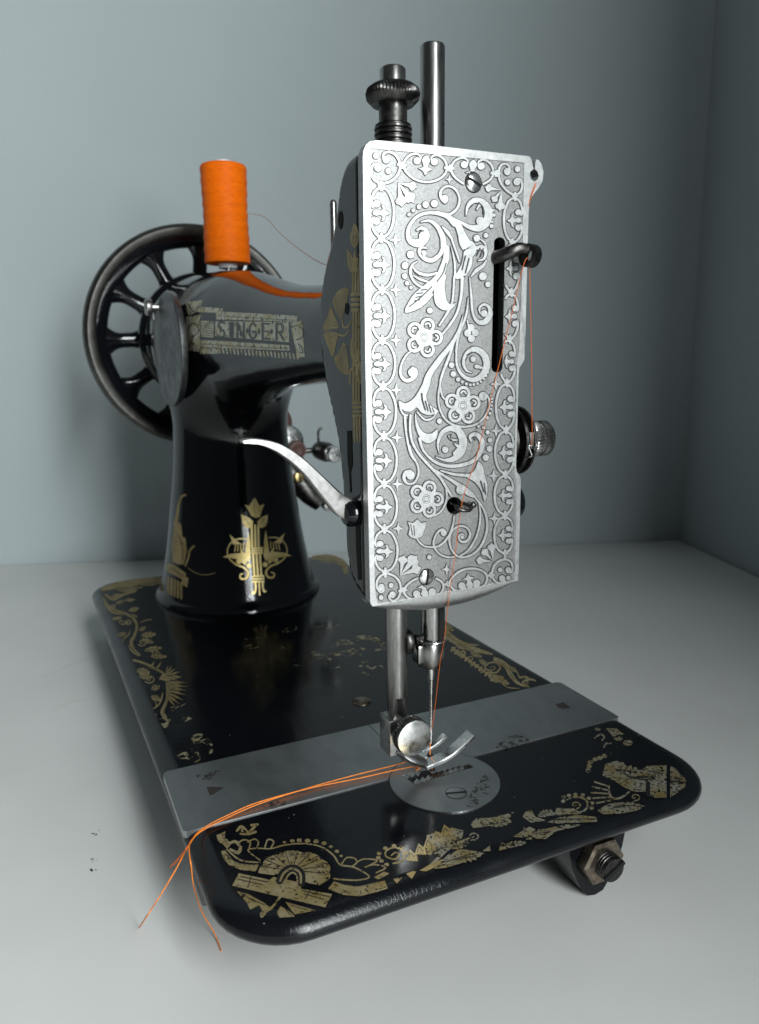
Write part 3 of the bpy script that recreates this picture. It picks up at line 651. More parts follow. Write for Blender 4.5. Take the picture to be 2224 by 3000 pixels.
# chain of rings along the sides
def chain(cx, cy, hw, hh, m):
    """m=+1 leaf points right, -1 points left; C-scroll with two balls and a fleur"""
    Q = lambda u, v: (cx+m*u*hw, cy+v*hh)
    st3([Q(*p)+(w,) for p, w in (((-.60, -.34), 10), ((-.88, -.22), 13), ((-.98, -.45), 15), ((-.80, -.78), 16), ((-.45, -.96), 17), ((-.05, -1.0), 16), ((.45, -.86), 16), ((.86, -.40), 17), ((.95, .05), 17), ((.82, .52), 17), ((.45, .88), 16), ((-.05, 1.0), 16), ((-.5, .93), 17), ((-.84, .68), 16), ((-.97, .38), 15), ((-.86, .22), 13), ((-.60, .36), 10))], n=4)
    for v in (-.35, .36): S3.append(dot(cx-m*.56*hw, cy+v*hh, 27*hw/87, 27*hh/187))
    pts = [(.60, .04), (.30, -.05), (.17, -.13), (.14, -.24), (-.12, -.31), (.0, -.16), (-.18, -.05), (-.55, -.11), (-.84, -.03), (-.84, .08), (-.55, .13), (-.18, .10), (.0, .22), (-.12, .36), (.14, .29), (.18, .18), (.30, .11)]
    pg3([Q(*p) for p in pts], sm=2)
def clasp(x, y, ang=0, s=1.0):
    c2, s2 = math.cos(ang), math.sin(ang)
    R = lambda px, py: (x+(px*c2-py*s2)*s, y+(px*s2+py*c2)*s)
    S3.append(poly([R(*p) for p in [(-9, -40), (9, -40), (9, -18), (26, -20), (27, 2), (10, 4), (10, 36), (-10, 36), (-10, 6), (-27, 0), (-26, -18), (-9, -18)]]))
LOW = 1806.9
lc = [(352, 430), (352, 822), (358, 1212), (358, 1595), (364, LOW+135), (371, LOW+510), (374, LOW+870), (376, LOW+1212), (382, LOW+1542)]
for a, b in zip(lc[:-1], lc[1:]):
    cy = (a[1]+b[1])/2; hh = (b[1]-a[1])/2-12; chain((a[0]+b[0])/2+12, cy, 88, hh, 1)
for p in lc: clasp(*p)
rcl = [(1362, 508), (1342, 858), (1335, 1232), (1325, 1585), (1302, LOW+108), (1295, LOW+465), (1290, LOW+800), (1286, LOW+1110), (1286, LOW+1402)]
for i, (a, b) in enumerate(zip(rcl[:-1], rcl[1:])):
    cy = (a[1]+b[1])/2; hh = (b[1]-a[1])/2-12; x = (a[0]+b[0])/2+(-12 if i else -6)
    if i in (1, 2): x += 6
    chain(x, cy, 62 if i in (1, 2, 3) else 72, hh, -1)
for p in rcl: clasp(*p, s=0.9)
# top and bottom chains and corners
def hring(cx, cy, hw, hh, m, tilt):
    ca, sa = math.cos(tilt), math.sin(tilt)
    def Q(u, v): a, b = u*hw, m*v*hh; return (cx+a*ca-b*sa, cy+a*sa+b*ca)
    st3([Q(*p)+(w,) for p, w in (((-.36, -.42), 10), ((-.24, -.75), 13), ((-.48, -.97), 15), ((-.82, -.75), 16), ((-1.0, -.25), 16), ((-.90, .30), 16), ((-.45, .82), 16), ((.05, .97), 16), ((.55, .80), 16), ((.92, .35), 16), ((.99, -.2), 16), ((.82, -.72), 15), ((.48, -.96), 15), ((.24, -.74), 13), ((.36, -.42), 10))], n=4)
    for u in (-.40, .40): S3.append(dot(*Q(u, -.48), 27))
    pg3([Q(*p) for p in [(.02, .52), (-.08, .25), (-.2, .12), (-.32, .05), (-.16, .0), (-.08, -.15), (-.18, -.55), (-.05, -.85), (.07, -.85), (.2, -.55), (.10, -.15), (.18, .0), (.34, .05), (.22, .14), (.10, .25)]], sm=2)
hring(684, 292, 163, 108, 1, 0.06); hring(1038, 322, 160, 105, 1, 0.09)
for p in ((505, 268), (862, 292), (1212, 332)): clasp(*p, ang=PI/2+0.08)
hring(672, LOW+1655, 150, 82, -1, -0.14); hring(1010, LOW+1592, 142, 82, -1, -0.17)
for p in ((512, LOW+1676), (848, LOW+1628), (1172, LOW+1562)): clasp(*p, ang=PI/2-0.15, s=0.9)
st3([(392, 228, 10), (365, 215, 14), (372, 182, 16), (415, 170, 17), (465, 200, 17), (492, 262, 17), (482, 330, 17), (430, 388, 17), (350, 408, 17), (292, 372, 17), (275, 315, 17), (290, 268, 15), (330, 262, 14), (345, 285, 10)], n=5)
dt3(388, 228, 28); dt3(326, 290, 28); dt3(311, 198, 23); dt3(404, 313, 22)
st3([(1300, 318, 10), (1322, 295, 14), (1300, 262, 15), (1258, 268, 16), (1238, 320, 17), (1248, 390, 17), (1290, 452, 17), (1345, 490, 17), (1395, 480, 16), (1416, 430, 16), (1405, 380, 14), (1375, 372, 12)], n=5)
dt3(1304, 318, 28); dt3(1376, 396, 28); dt3(1381, 299, 23); dt3(1306, 399, 22)
st3([(352, 1655, 10), (372, 1672, 14), (345, 1690, 14), (318, 1650, 16), (322, 1600, 16), (355, 1560, 17), (405, 1550, 17), (460, 1575, 17), (494, 1625, 17), (496, 1690, 17), (470, 1742, 16), (430, 1752, 15), (408, 1722, 13), (430, 1706, 10)], low=True, n=5)
dt3(352, 1652, 27, True); dt3(436, 1708, 26, True); dt3(426, 1638, 19, True); dt3(350, 1729, 19, True)
st3([(1272, 1588, 10), (1288, 1608, 13), (1250, 1622, 15), (1205, 1598, 16), (1188, 1545, 17), (1212, 1480, 17), (1272, 1442, 17), (1325, 1455, 16), (1344, 1500, 15), (1335, 1540, 13), (1310, 1535, 10)], low=True, n=5)
dt3(1264, 1586, 25, True); dt3(1312, 1522, 24, True); dt3(1250, 1520, 18, True); dt3(1312, 1582, 18, True)
def star(x, y, r, low=False):
    y += LOW if low else 0; P = []
    for k in range(8):
        rr = r if k % 2 == 0 else r*0.33; P.append((x+rr*math.cos(k*PI/4)*0.95, y+rr*math.sin(k*PI/4)*1.08))
    S3.append(poly(P))
for p in ((457, 836), (460, 1212), (462, 1592)): star(*p, 48)
for p in ((464, 162), (470, 520), (472, 872), (480, 1208)): star(*p, 46, True)
for p in ((1216, 117), (1218, 470), (1200, 810), (1206, 1132)): star(*p, 46, True)
star(865, 378, 32); star(845, 1517, 42, True)
def lily(x0, y0, tips, low=False):
    o = LOW if low else 0
    for (x, y) in tips:
        d = np.array((x-x0, y-y0), float); L2 = np.linalg.norm(d); d /= L2; q = np.array((-d[1], d[0])); P = []
        for t, s2 in ((0, 0), (.30, .055), (.58, .10), (.74, .25), (.86, .20), (.90, .08), (1.0, 0.02), (.92, -.06), (.86, -.20), (.72, -.25), (.56, -.10), (.30, -.055)): P.append(tuple(np.array((x0, y0))+d*L2*t+q*L2*s2*0.95+np.array((0, o))))
        S3.append(poly(P))
lily(478, 403, ((622, 436), (598, 552), (508, 584))); lily(1258, 460, ((1132, 436), (1190, 548), (1246, 618)))
lily(494, 1562, ((522, 1408), (622, 1410), (655, 1500)), True); lily(1197, 1456, ((1182, 1315), (1112, 1362), (1064, 1448)), True)
# central scrollwork, upper half
st3([(832, 545, 30), (805, 520, 20), (797, 478, 18), (822, 440, 16), (868, 430, 16), (915, 458, 16), (941, 515, 16), (935, 575, 17), (900, 622, 19), (850, 642, 16), (770, 622, 16)]); dt3(830, 525, 30)
st3([(905, 712, 46), (850, 655, 40), (760, 632, 24), (680, 634, 22), (610, 668, 22), (562, 735, 24), (552, 800, 30), (580, 848, 46), (640, 858, 62), (682, 815, 62), (684, 770, 44), (655, 744, 24), (622, 760, 12)]); dt3(668, 805, 34)
st3([(870, 668, 14), (925, 715, 44), (958, 790, 58), (985, 860, 84), (1020, 900, 96), (1005, 960, 70), (985, 1030, 60), (950, 1090, 56), (925, 1112, 40)])
st3([(880, 664, 12), (955, 702, 20), (1020, 738, 34), (1095, 742, 56), (1150, 690, 62), (1160, 615, 58), (1120, 552, 46), (1058, 535, 38), (1008, 575, 26), (990, 650, 6)]); dt3(1098, 690, 32)
st3([(1120, 545, 30), (1092, 575, 18), (1072, 605, 8)], n=4)
st3([(1060, 900, 20), (1110, 890, 34), (1140, 920, 24), (1128, 975, 16), (1085, 990, 10)]); st3([(1100, 830, 8), (1135, 860, 14), (1148, 920, 12)])
st3([(1146, 985, 6), (1120, 1030, 24), (1070, 1065, 26), (1030, 1112, 8)]); st3([(1035, 960, 10), (1025, 1030, 16), (985, 1100, 14)])
st3([(650, 700, 6), (715, 690, 20), (775, 735, 30), (815, 815, 40), (822, 888, 44)]); st3([(818, 895, 30), (790, 950, 30), (735, 988, 34), (678, 975, 30), (640, 930, 26), (650, 893, 20), (695, 897, 8)]); dt3(672, 935, 22)
st3([(812, 735, 8), (850, 775, 26), (878, 820, 12)], n=4); st3([(878, 812, 14), (908, 900, 15), (942, 1000, 12)]); st3([(880, 890, 6), (905, 1000, 14), (908, 1100, 16)])
st3([(845, 892, 40), (838, 980, 46), (800, 1080, 44), (772, 1130, 40)]); pg3([(528, 1382), (585, 1262), (660, 1190), (745, 1120), (810, 1040), (845, 985), (838, 1070), (790, 1150), (735, 1230), (740, 1255), (650, 1345)])
pg3([(790, 1090), (840, 1100), (830, 1180), (845, 1290), (880, 1325), (915, 1308), (885, 1355), (820, 1365), (765, 1325), (748, 1250), (760, 1170)])
st3([(625, 995, 6), (582, 1030, 16), (572, 1090, 18), (600, 1150, 16), (650, 1188, 14), (700, 1190, 8)]); st3([(590, 1040, 8), (625, 1080, 18), (700, 1100, 22), (770, 1085, 14)]); st3([(590, 1100, 6), (640, 1130, 16), (700, 1150, 14)])
def flower(x, y, r, a0, low=False):
    y += LOW if low else 0
    for k in range(5):
        a = a0+k*2*PI/5; px, py = x+math.cos(a)*r*0.72*0.92, y+math.sin(a)*r*0.72
        pts = [(px+math.cos(a+t)*r*0.36*0.93, py+math.sin(a+t)*r*0.36) for t in np.linspace(-2.3, 2.3, 9)]
        S3.append(stroke([q+(r*0.17,) for q in pts], n=3))
        pts = [(px+math.cos(a+t)*r*0.14, py+math.sin(a+t)*r*0.14) for t in np.linspace(-1.5, 1.5, 5)]; S3.append(stroke([q+(r*0.10,) for q in pts], n=3))
    S3.append(ring(x, y, r*0.40, r*0.26, 0.93)); S3.append(dot(x, y, r*0.14))
    S3.append(ring(x, y, r*0.21, r*0.07, 0.93))
flower(674, 1572, 132, -1.25); flower(965, 280, 128, -1.5, True); flower(690, 985, 124, -1.25, True)
st3([(962, 1120, 24), (955, 1250, 20), (925, 1380, 18), (870, 1475, 18), (805, 1555, 14)]); st3([(902, 1110, 14), (888, 1300, 16), (850, 1385, 16), (790, 1480, 14)])
st3([(1018, 1115, 6), (1030, 1250, 16), (1042, 1385, 18), (1080, 1452, 28), (1135, 1452, 42), (1172, 1400, 38), (1165, 1345, 24), (1125, 1322, 18), (1092, 1350, 14), (1098, 1392, 8)]); dt3(1128, 1390, 26)
st3([(1008, 1270, 5), (992, 1400, 16), (935, 1560, 16), (915, 1680, 14)]); st3([(1000, 1440, 8), (1012, 1495, 12)])
for p in ((1030, 1497), (1003, 1538), (1062, 1535), (1032, 1580)): dt3(*p, 28)
st3([(968, 1405, 5), (935, 1520, 18), (880, 1625, 30), (790, 1740, 40), (715, 1850, 46), (690, 1930, 56)])
st3([(912, 1570, 8), (862, 1720, 20), (812, 1850, 18), (796, 1930, 14), (815, 2020, 12), (850, 2045, 10)])
st3([(930, 1600, 10), (918, 1700, 14), (925, 1790, 18), (970, 1862, 24), (1045, 1892, 34), (1115, 1855, 44), (1148, 1785, 50), (1128, 1705, 48), (1062, 1660, 40), (1000, 1690, 30), (972, 1760, 24), (995, 1820, 16), (1035, 1835, 6)]); dt3(1045, 1735, 22); st3([(1070, 1790, 30), (1110, 1800, 16)], n=3)
st3([(615, 1655, 8), (545, 1700, 13), (500, 1785, 14), (500, 1860, 20), (545, 1898, 28), (600, 1870, 30), (612, 1820, 24), (585, 1798, 14)]); dt3(585, 1835, 34)
for p in ((560, 643, 13), (592, 612, 14), (636, 585, 18), (686, 568, 25), (752, 560, 28), (1195, 610, 11), (1203, 648, 13), (1188, 700, 9), (1184, 730, 16), (1072, 822, 26), (1141, 800, 19), (1118, 1110, 31), (1157, 1170, 22), (572, 945, 29), (530, 1028, 26), (527, 1108, 20), (545, 1162, 16), (575, 1195, 12), (718, 1368, 23), (882, 1780, 22), (1168, 1800, 8), (1158, 1836, 8)): dt3(*p)
for p in ((895, 40, 22), (932, 82, 17), (963, 100, 13), (994, 115, 12), (1023, 122, 11), (1050, 120, 11), (1078, 112, 10), (1103, 98, 10), (1125, 78, 9), (1142, 55, 9), (1158, 28, 8), (1180, 205, 9), (1187, 228, 9), (1187, 252, 9), (1185, 278, 9), (1180, 305, 9), (1172, 338, 11), (1153, 372, 13), (1085, 436, 12), (1125, 446, 13), (1155, 481, 17), (1172, 540, 19), (1168, 605, 23), (1140, 672, 25), (791, 396, 21), (834, 612, 25), (714, 1424, 18)): dt3(*p, True)
# central scrollwork, lower half
def lo_(pts, w=14, n=6): st3(pts, w, True, n)
pg3([(484, 240), (525, 262), (590, 232), (645, 150), (690, 60), (720, 40), (715, 130), (690, 205), (712, 270), (782, 322), (720, 350), (660, 335), (618, 292), (580, 322), (525, 318), (492, 285)], True)
lo_([(486, 255, 8), (498, 310, 12), (520, 345, 14), (545, 352, 14)]); lo_([(620, 325, 8), (680, 385, 14), (740, 372, 12), (772, 325, 6)])
lo_([(530, 355, 18), (535, 450, 16), (552, 555, 18), (580, 650, 22), (622, 720, 15), (632, 795, 14), (600, 860, 14), (550, 868, 16), (522, 830, 24), (535, 788, 30), (570, 775, 24)]); dt3(572, 805, 34, True)
lo_([(572, 352, 16), (568, 460, 16), (588, 560, 18), (640, 650, 18), (720, 740, 20), (790, 815, 20), (838, 890, 18), (890, 975, 15)])
lo_([(838, 890, 12), (845, 980, 13), (815, 1060, 13), (765, 1105, 12), (700, 1122, 8)])
pg3([(608, 330), (622, 400), (650, 460), (690, 490), (735, 488), (775, 458), (768, 520), (735, 555), (690, 562), (650, 530), (620, 470), (606, 400)], True)
lo_([(640, 530, 22), (670, 620, 16), (750, 700, 20), (850, 735, 24), (960, 728, 26), (1055, 690, 28), (1108, 610, 32), (1108, 540, 38), (1065, 495, 30), (1022, 512, 22), (1030, 552, 10)])
lo_([(788, 640, 4), (778, 570, 16), (805, 492, 30), (868, 452, 40), (935, 470, 52), (968, 545, 60), (952, 630, 54), (895, 682, 40), (825, 690, 18), (765, 668, 8)]); lo_([(905, 640, 26), (940, 600, 30), (905, 568, 10)], n=4)
lo_([(862, 510, 12), (880, 535, 14), (920, 540, 12)], n=4)
lo_([(800, 90, 12), (782, 200, 13), (792, 300, 14), (842, 390, 15), (930, 435, 16), (1040, 430, 14), (1120, 380, 13), (1162, 300, 13), (1166, 235, 13), (1145, 195, 12)]); dt3(1120, 208, 34, True)
pg3([(985, 805), (1040, 785), (1068, 745), (1085, 702), (1118, 740), (1130, 800), (1152, 880), (1150, 950), (1128, 1000), (1110, 930), (1060, 860), (1010, 828)], True)
lo_([(800, 770, 10), (900, 798, 20), (1000, 806, 24)]); lo_([(720, 745, 14), (810, 800, 18), (900, 855, 24), (965, 900, 40), (1015, 940, 44), (1050, 962, 26)]); dt3(950, 915, 36, True)
lo_([(1062, 975, 10), (1128, 1070, 16), (1152, 1190, 18), (1118, 1315, 17), (1045, 1400, 16), (950, 1425, 15), (890, 1380, 15), (865, 1300, 15), (882, 1230, 15), (940, 1190, 16), (998, 1202, 16), (1022, 1252, 18), (1000, 1300, 18), (958, 1308, 17), (935, 1275, 13), (955, 1248, 10), (978, 1258, 6)]); dt3(962, 1272, 14, True)
lo_([(1088, 1015, 6), (1100, 1110, 14), (1078, 1245, 14), (1015, 1365, 14), (950, 1412, 12)])
lo_([(905, 1100, 14), (890, 1195, 15), (850, 1280, 15), (785, 1340, 15), (690, 1345, 13), (640, 1312, 12), (612, 1270, 10)])
pg3([(553, 1158), (590, 1168), (625, 1138), (652, 1168), (692, 1160), (672, 1228), (655, 1268), (600, 1284), (556, 1255), (568, 1205)], True, 2)
lo_([(832, 1250, 20), (815, 1215, 18), (770, 1245, 14), (745, 1325, 14), (785, 1395, 14), (850, 1424, 14), (905, 1422, 12)]); dt3(822, 1240, 24, True)
lo_([(615, 1180, 6), (600, 1240, 8), (622, 1268, 6)], n=3)
def clear(shapes, holes):
    """drop ornament that would bridge the slot or the guide hole"""
    out = []
    for v, f in shapes:
        keep = []
        for q in f:
            cx = sum(v[i][0] for i in q)/len(q); cy = sum(v[i][1] for i in q)/len(q); bad = False
            for lp in holes:
                r = False
                for (x1, y1), (x2, y2) in zip(lp, lp[1:]+lp[:1]):
                    if (y1 > cy) != (y2 > cy) and cx < (x2-x1)*(cy-y1)/(y2-y1)+x1: r = not r
                bad |= r
            if not bad: keep.append(q)
        if keep: out.append((v, keep))
    return out
slot_w = capsule(1249, 800, 1229, 1850, 52); gh_w = [(907+70*math.cos(t), LOW+1036+75*math.sin(t)) for t in np.linspace(0, 2*PI, 28, endpoint=False)]
sc1 = [(1050+74*math.cos(t), 400+84*math.sin(t)) for t in np.linspace(0, 2*PI, 24, endpoint=False)]; sc2 = [(695+68*math.cos(t), LOW+1575+76*math.sin(t)) for t in np.linspace(0, 2*PI, 24, endpoint=False)]
S3 = clear(S3, [slot_w, gh_w, sc1, sc2])
orn = solid(S3, PF, 0.30, 0.0004).build('scroll_relief', 'relief', fp, smooth=False)
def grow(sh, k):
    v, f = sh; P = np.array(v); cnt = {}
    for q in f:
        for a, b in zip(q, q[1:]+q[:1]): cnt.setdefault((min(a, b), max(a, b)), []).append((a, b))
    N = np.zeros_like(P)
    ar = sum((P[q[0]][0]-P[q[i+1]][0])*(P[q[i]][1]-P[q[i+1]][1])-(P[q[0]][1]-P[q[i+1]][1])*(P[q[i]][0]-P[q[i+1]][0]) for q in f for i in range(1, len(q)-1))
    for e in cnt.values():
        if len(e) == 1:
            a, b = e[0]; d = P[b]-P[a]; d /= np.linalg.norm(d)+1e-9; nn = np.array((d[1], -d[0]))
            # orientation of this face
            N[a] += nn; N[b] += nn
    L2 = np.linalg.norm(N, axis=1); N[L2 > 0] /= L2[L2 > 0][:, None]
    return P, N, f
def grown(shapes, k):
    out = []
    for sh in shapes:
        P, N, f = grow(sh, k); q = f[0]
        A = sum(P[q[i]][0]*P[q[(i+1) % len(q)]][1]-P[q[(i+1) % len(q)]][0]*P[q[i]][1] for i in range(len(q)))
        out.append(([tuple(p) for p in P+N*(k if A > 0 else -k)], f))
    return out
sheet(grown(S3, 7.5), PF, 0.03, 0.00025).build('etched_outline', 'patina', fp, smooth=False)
G3 = []
for q, w in (([(560, 1340), (640, 1275), (730, 1190)], 9), ([(618, 1240), (662, 1234)], 9), ([(612, 1268), (655, 1260)], 9), ([(600, 1295), (640, 1287)], 9), ([(650, 1214), (692, 1208)], 9), ([(985, 955), (960, 1060)], 11), ([(1012, 975), (985, 1085)], 11), ([(1095, 898), (1072, 950)], 10), ([(1120, 902), (1098, 962)], 10), ([(1085, 552), (1118, 590), (1120, 640)], 9), ([(1010, 600), (1040, 570)], 9), ([(600, 1075), (640, 1105)], 8), ([(995, 1705), (1035, 1682)], 9), ([(985, 1745), (1000, 1715)], 9), ([(840, 1010), (815, 1085), (770, 1150)], 8), ([(640, 785), (650, 765), (672, 768)], 8), ([(650, 930), (660, 950)], 8)): G3.append(stroke(q, w, 4))
for q, w in (([(655, 190), (660, 240), (682, 310)], 14), ([(682, 245), (702, 318)], 11), ([(708, 272), (725, 328)], 10), ([(735, 298), (748, 328)], 8), ([(1100, 850), (1124, 930)], 13), ([(1126, 865), (1138, 950)], 9), ([(572, 1175), (585, 1255)], 7), ([(595, 1185), (602, 1258)], 7), ([(880, 495), (868, 520), (885, 545)], 8), ([(545, 380), (548, 470), (565, 570)], 8), ([(1045, 520), (1062, 540)], 8)): G3.append(stroke(dn(q), w, 4))
sheet(G3, PF, 0.46, 0.0005).build('engraved_line', 'patina', fp, smooth=False)['kind'] = 'stuff'
# plate lip, screws and thread hook
lip = dn([(284, 1796), (340, 1787), (900, 1681), (1383, 1603)]); lipb = dn([(300, 1812), (420, 1840), (560, 1857), (700, 1858), (860, 1838), (1040, 1795), (1200, 1735), (1320, 1665), (1383, 1606)])
lt3 = cr([(284, 1796), (340, 1787), (500, 1757), (700, 1719), (900, 1681), (1080, 1652), (1240, 1626), (1330, 1611), (1383, 1603)], 4); lb3 = cr([(286, 1800), (360, 1828), (500, 1850), (700, 1858), (900, 1832), (1080, 1782), (1240, 1714), (1330, 1655), (1383, 1605)], 4)
n = len(lt3); v = []; f = []
for row in range(7):
    t = row/6
    for i in range(n):
        q = lt3[i]*(1-t)+lb3[i]*t; p = PF(q[0], q[1]+LOW, 0.42); dep = 5.5*(1-math.sqrt(max(0, 1-t*t)))*1.0
        v.append((p[0], p[1]+dep, p[2]))
for i in range(n): p = v[6*n+i]; v.append((p[0], p[1]+4.0, p[2]+0.3))
for row in range(7):
    for i in range(n-1): f.append((row*n+i, row*n+i+1, (row+1)*n+i+1, (row+1)*n+i))
mk('plate_lip', v, f, 'relief', fp, angle=70)
p = PF(1050, 400, 0.0); screw('plate_screw', p, (0, -1, 0), 2.75, PI-0.42, 'steel_bright', fp, 0.5, 0.5, 0.35)
p = PF(695, LOW+1575, 0.0); screw('plate_screw', p, (0, -1, 0), 2.6, PI/2-0.12, 'steel_bright', fp, 0.5, 0.5, 0.3)
def pf4(x, y, h): return PF(x, y+LOW, h)
mk('thread_hook', *tube([pf4(930, 1030, -4), pf4(905, 1030, 0.5), pf4(890, 1040, 2.5), pf4(920, 1056, 3.8), pf4(970, 1056, 4.0), pf4(998, 1040, 3.0), pf4(985, 1022, 1.8), pf4(960, 1015, 0.2)], 0.62, 10, smooth_n=4), 'dark', fp)
p = pf4(1022, 1023, 2.2); mk('hook_ball', *lathe(p, (0, -1, 0), [(0.05, -1.2), (0.8, -0.9), (1.2, 0), (0.8, 0.9), (0.05, 1.2)], 16), 'dark', fp)

# ------------------------------------------------------------------ gold decals
def T(o): return lambda pts: [(o[0]+p[0]*o[2], o[1]+p[1]*o[2])+tuple(x*o[2] for x in p[2:]) for p in pts]
def bedplace(x, y, h): p = on(x, y, 2, 0.0); return (p[0], p[1], h)
def refine(v, f, L2):
    v = [tuple(p) for p in v]; t = [(q[0], q[i], q[i+1]) for q in f for i in range(1, len(q)-1)]
    mx = max([math.hypot(v[a][0]-v[b][0], v[a][1]-v[b][1]) for q in t for a, b in ((q[0], q[1]), (q[1], q[2]), (q[2], q[0]))] or [0]); n = 0
    while mx > L2 and n < 4:
        mid = {}; nt2 = []
        def m(a, b):
            k = (min(a, b), max(a, b))
            if k not in mid: mid[k] = len(v); v.append(((v[a][0]+v[b][0])/2, (v[a][1]+v[b][1])/2))
            return mid[k]
        for a, b, c2 in t: ab, bc, ca = m(a, b), m(b, c2), m(c2, a); nt2 += [(a, ab, ca), (b, bc, ab), (c2, ca, bc), (ab, bc, ca)]
        t = nt2; mx /= 2; n += 1
    return v, t
class Decal:
    def __init__(s, o): s.t = T(o); s.k = o[2]; s.g = []; s.i = []
    def st(s, pts, w=10, ink=False, n=5): (s.i if ink else s.g).append(stroke(s.t([tuple(p) if len(p) == 3 else (p[0], p[1], w) for p in pts]), n=n)); return s
    def pg(s, pts, sm=0, ink=False): (s.i if ink else s.g).append(poly(s.t(pts), smooth=sm)); return s
    def dt(s, x, y, r, f=0.62, ink=False): q = s.t([(x, y)])[0]; (s.i if ink else s.g).append(dot(q[0], q[1], r*s.k, r*s.k*f)); return s
    def leaf(s, x, y, L2, W2, ang, n=5, fl=0.75, veins=True):
        ca, sa = math.cos(ang), math.sin(ang); top = []; bot = []
        for i in range(2*n+1):
            t = i/(2*n); wd = W2*math.sin(PI*min(1, t*0.93+0.07))**0.8*(1.0 if i % 2 else 0.62)
            tt = t*L2+(0.06*L2 if i % 2 else 0)
            top.append((tt, wd)); bot.append((tt, -wd))
        P = [(0, 0)]+top[1:-1]+[(L2, 0)]+bot[1:-1][::-1]
        M2 = lambda p: (x+(p[0]*ca-p[1]*sa), y+(p[0]*sa+p[1]*ca)*fl)
        s.pg([M2(p) for p in P])
        if veins:
            s.st([M2((0.05*L2, 0)), M2((0.85*L2, 0))], W2*0.10, True, 2)
            for i in range(1, n):
                t = i/n; w3 = W2*0.62*math.sin(PI*t)
                for m in (1, -1): s.st([M2((t*L2*0.9, 0)), M2((t*L2*0.9+0.10*L2, m*w3))], W2*0.065, True, 2)
        return s
    def spiral(s, x, y, r, turns=1.6, w=9, fl=0.7, a0=0.0, sg=1, ink=False):
        n = int(turns*8); s.st([(x+r*(k/n)**0.8*math.cos(a0+sg*2*PI*turns*k/n), y+fl*r*(k/n)**0.8*math.sin(a0+sg*2*PI*turns*k/n), w*(0.6+0.5*k/n)) for k in range(n+1)], ink=ink, n=3); return s
    def build(s, mat, parent, place=None, h=0.04, step=0.0006, ink_h=None):
        place = place or bedplace
        def ok(shapes, hh):
            mb = MB()
            for k, (v, f) in enumerate(shapes):
                if place is not bedplace: v, f = refine(v, f, 9)
                P = [place(p[0], p[1], hh+step*k) for p in v]
                if any(q is None for q in P):
                    good = [i for i, q in enumerate(P) if q is not None]
                    f = [q for q in f if all(P[i] is not None for i in q)]; P = [q if q is not None else (0, 0, 0) for q in P]
                    rm = {o: i for i, o in enumerate(good)}; P = [P[i] for i in good]; f = [tuple(rm[i] for i in q) for q in f]
                if f: mb.add(P, f)
            return mb
        o = ok(s.g, h).build('gold_decal', mat, parent, smooth=place is not bedplace, angle=None)
        if s.i: ok(s.i, ink_h or (h+step*len(s.g)+0.02)).build('decal_line', 'ink', o, smooth=False)
        return o
# front left corner
d = Decal(C7)
ros = []
for k in range(91):
    a = PI*0.985+k/90*PI*1.115; lob = 1.0-0.085*abs(math.sin((a-PI*0.985)*4.5/1.115*0.889+0.0))**0.5*0+0.075*abs(math.cos(4.5*(a-PI)))**0.7-0.03
    ros.append((852+188*lob*math.cos(a), 652+112*lob*math.sin(a)))
d.pg(ros+[(985, 722), (930, 712), (893, 700), (884, 655), (842, 622), (800, 625), (762, 660), (735, 668)])
d.pg([(550, 658), (708, 692), (715, 708), (770, 738), (885, 742), (1052, 770), (1015, 842), (515, 725)])
d.pg([(738, 678), (897, 712), (880, 746), (815, 735), (780, 770), (758, 735), (704, 702)])
d.pg([(540, 755), (600, 770), (700, 826), (660, 830), (612, 854), (590, 812)]); d.pg([(640, 800), (735, 848), (682, 882), (672, 850)]); d.pg([(775, 835), (820, 860), (852, 892), (770, 897), (755, 870)]); d.pg([(800, 812), (965, 858), (905, 870), (850, 880)])
d.st([(795, 752, 14), (755, 810, 12), (720, 848, 12), (690, 852, 10)])
d.pg([(455, 540), (475, 535), (520, 588), (570, 606), (660, 612), (640, 648), (560, 640), (495, 612), (470, 580)]); d.st([(488, 532, 8), (560, 588, 9), (662, 600, 9)], 9)
d.pg([(430, 452), (452, 446), (478, 432), (474, 468), (500, 508), (488, 530), (466, 502), (450, 496), (436, 480)]); d.st([(500, 498, 14), (532, 488, 16), (558, 518, 18), (546, 548, 18), (505, 530, 12)])
d.st([(668, 590, 6), (625, 560, 7), (600, 532, 7), (650, 524, 7), (722, 526, 7), (800, 506, 8), (900, 499, 8), (990, 515, 8), (1058, 560, 9), (1096, 612, 9), (1172, 627, 8), (1252, 676, 8), (1195, 695, 8), (1125, 694, 9), (1062, 688, 9)])
for q in ([(550, 492), (580, 478), (612, 492), (606, 522)], [(600, 492), (632, 474), (655, 490), (648, 522)], [(690, 522), (706, 478), (738, 488), (722, 524)], [(1105, 606), (1130, 575), (1172, 578), (1185, 600), (1160, 622)], [(1180, 604), (1222, 582), (1295, 590), (1240, 622)], [(1230, 625), (1280, 612), (1340, 628), (1290, 655)]): d.st(q, 8)
for x, y, r in ((795, 491, 9), (838, 484, 13), (876, 481, 14), (920, 483, 15), (966, 487, 15), (1008, 497, 14), (1046, 516, 11), (1077, 541, 13), (1101, 565, 9)): d.dt(x, y, r, .72)
d.pg([(1062, 702), (1120, 722), (1200, 726), (1290, 708), (1335, 698), (1352, 740), (1290, 760), (1200, 782), (1110, 775), (1030, 742)])
d.st([(540, 430, 12), (562, 408, 16), (585, 418, 10)]); d.st([(575, 448, 12), (605, 440, 16), (640, 402, 14)]); d.st([(600, 452, 8), (640, 436, 14)]); d.st([(618, 400, 14), (652, 396, 12)])
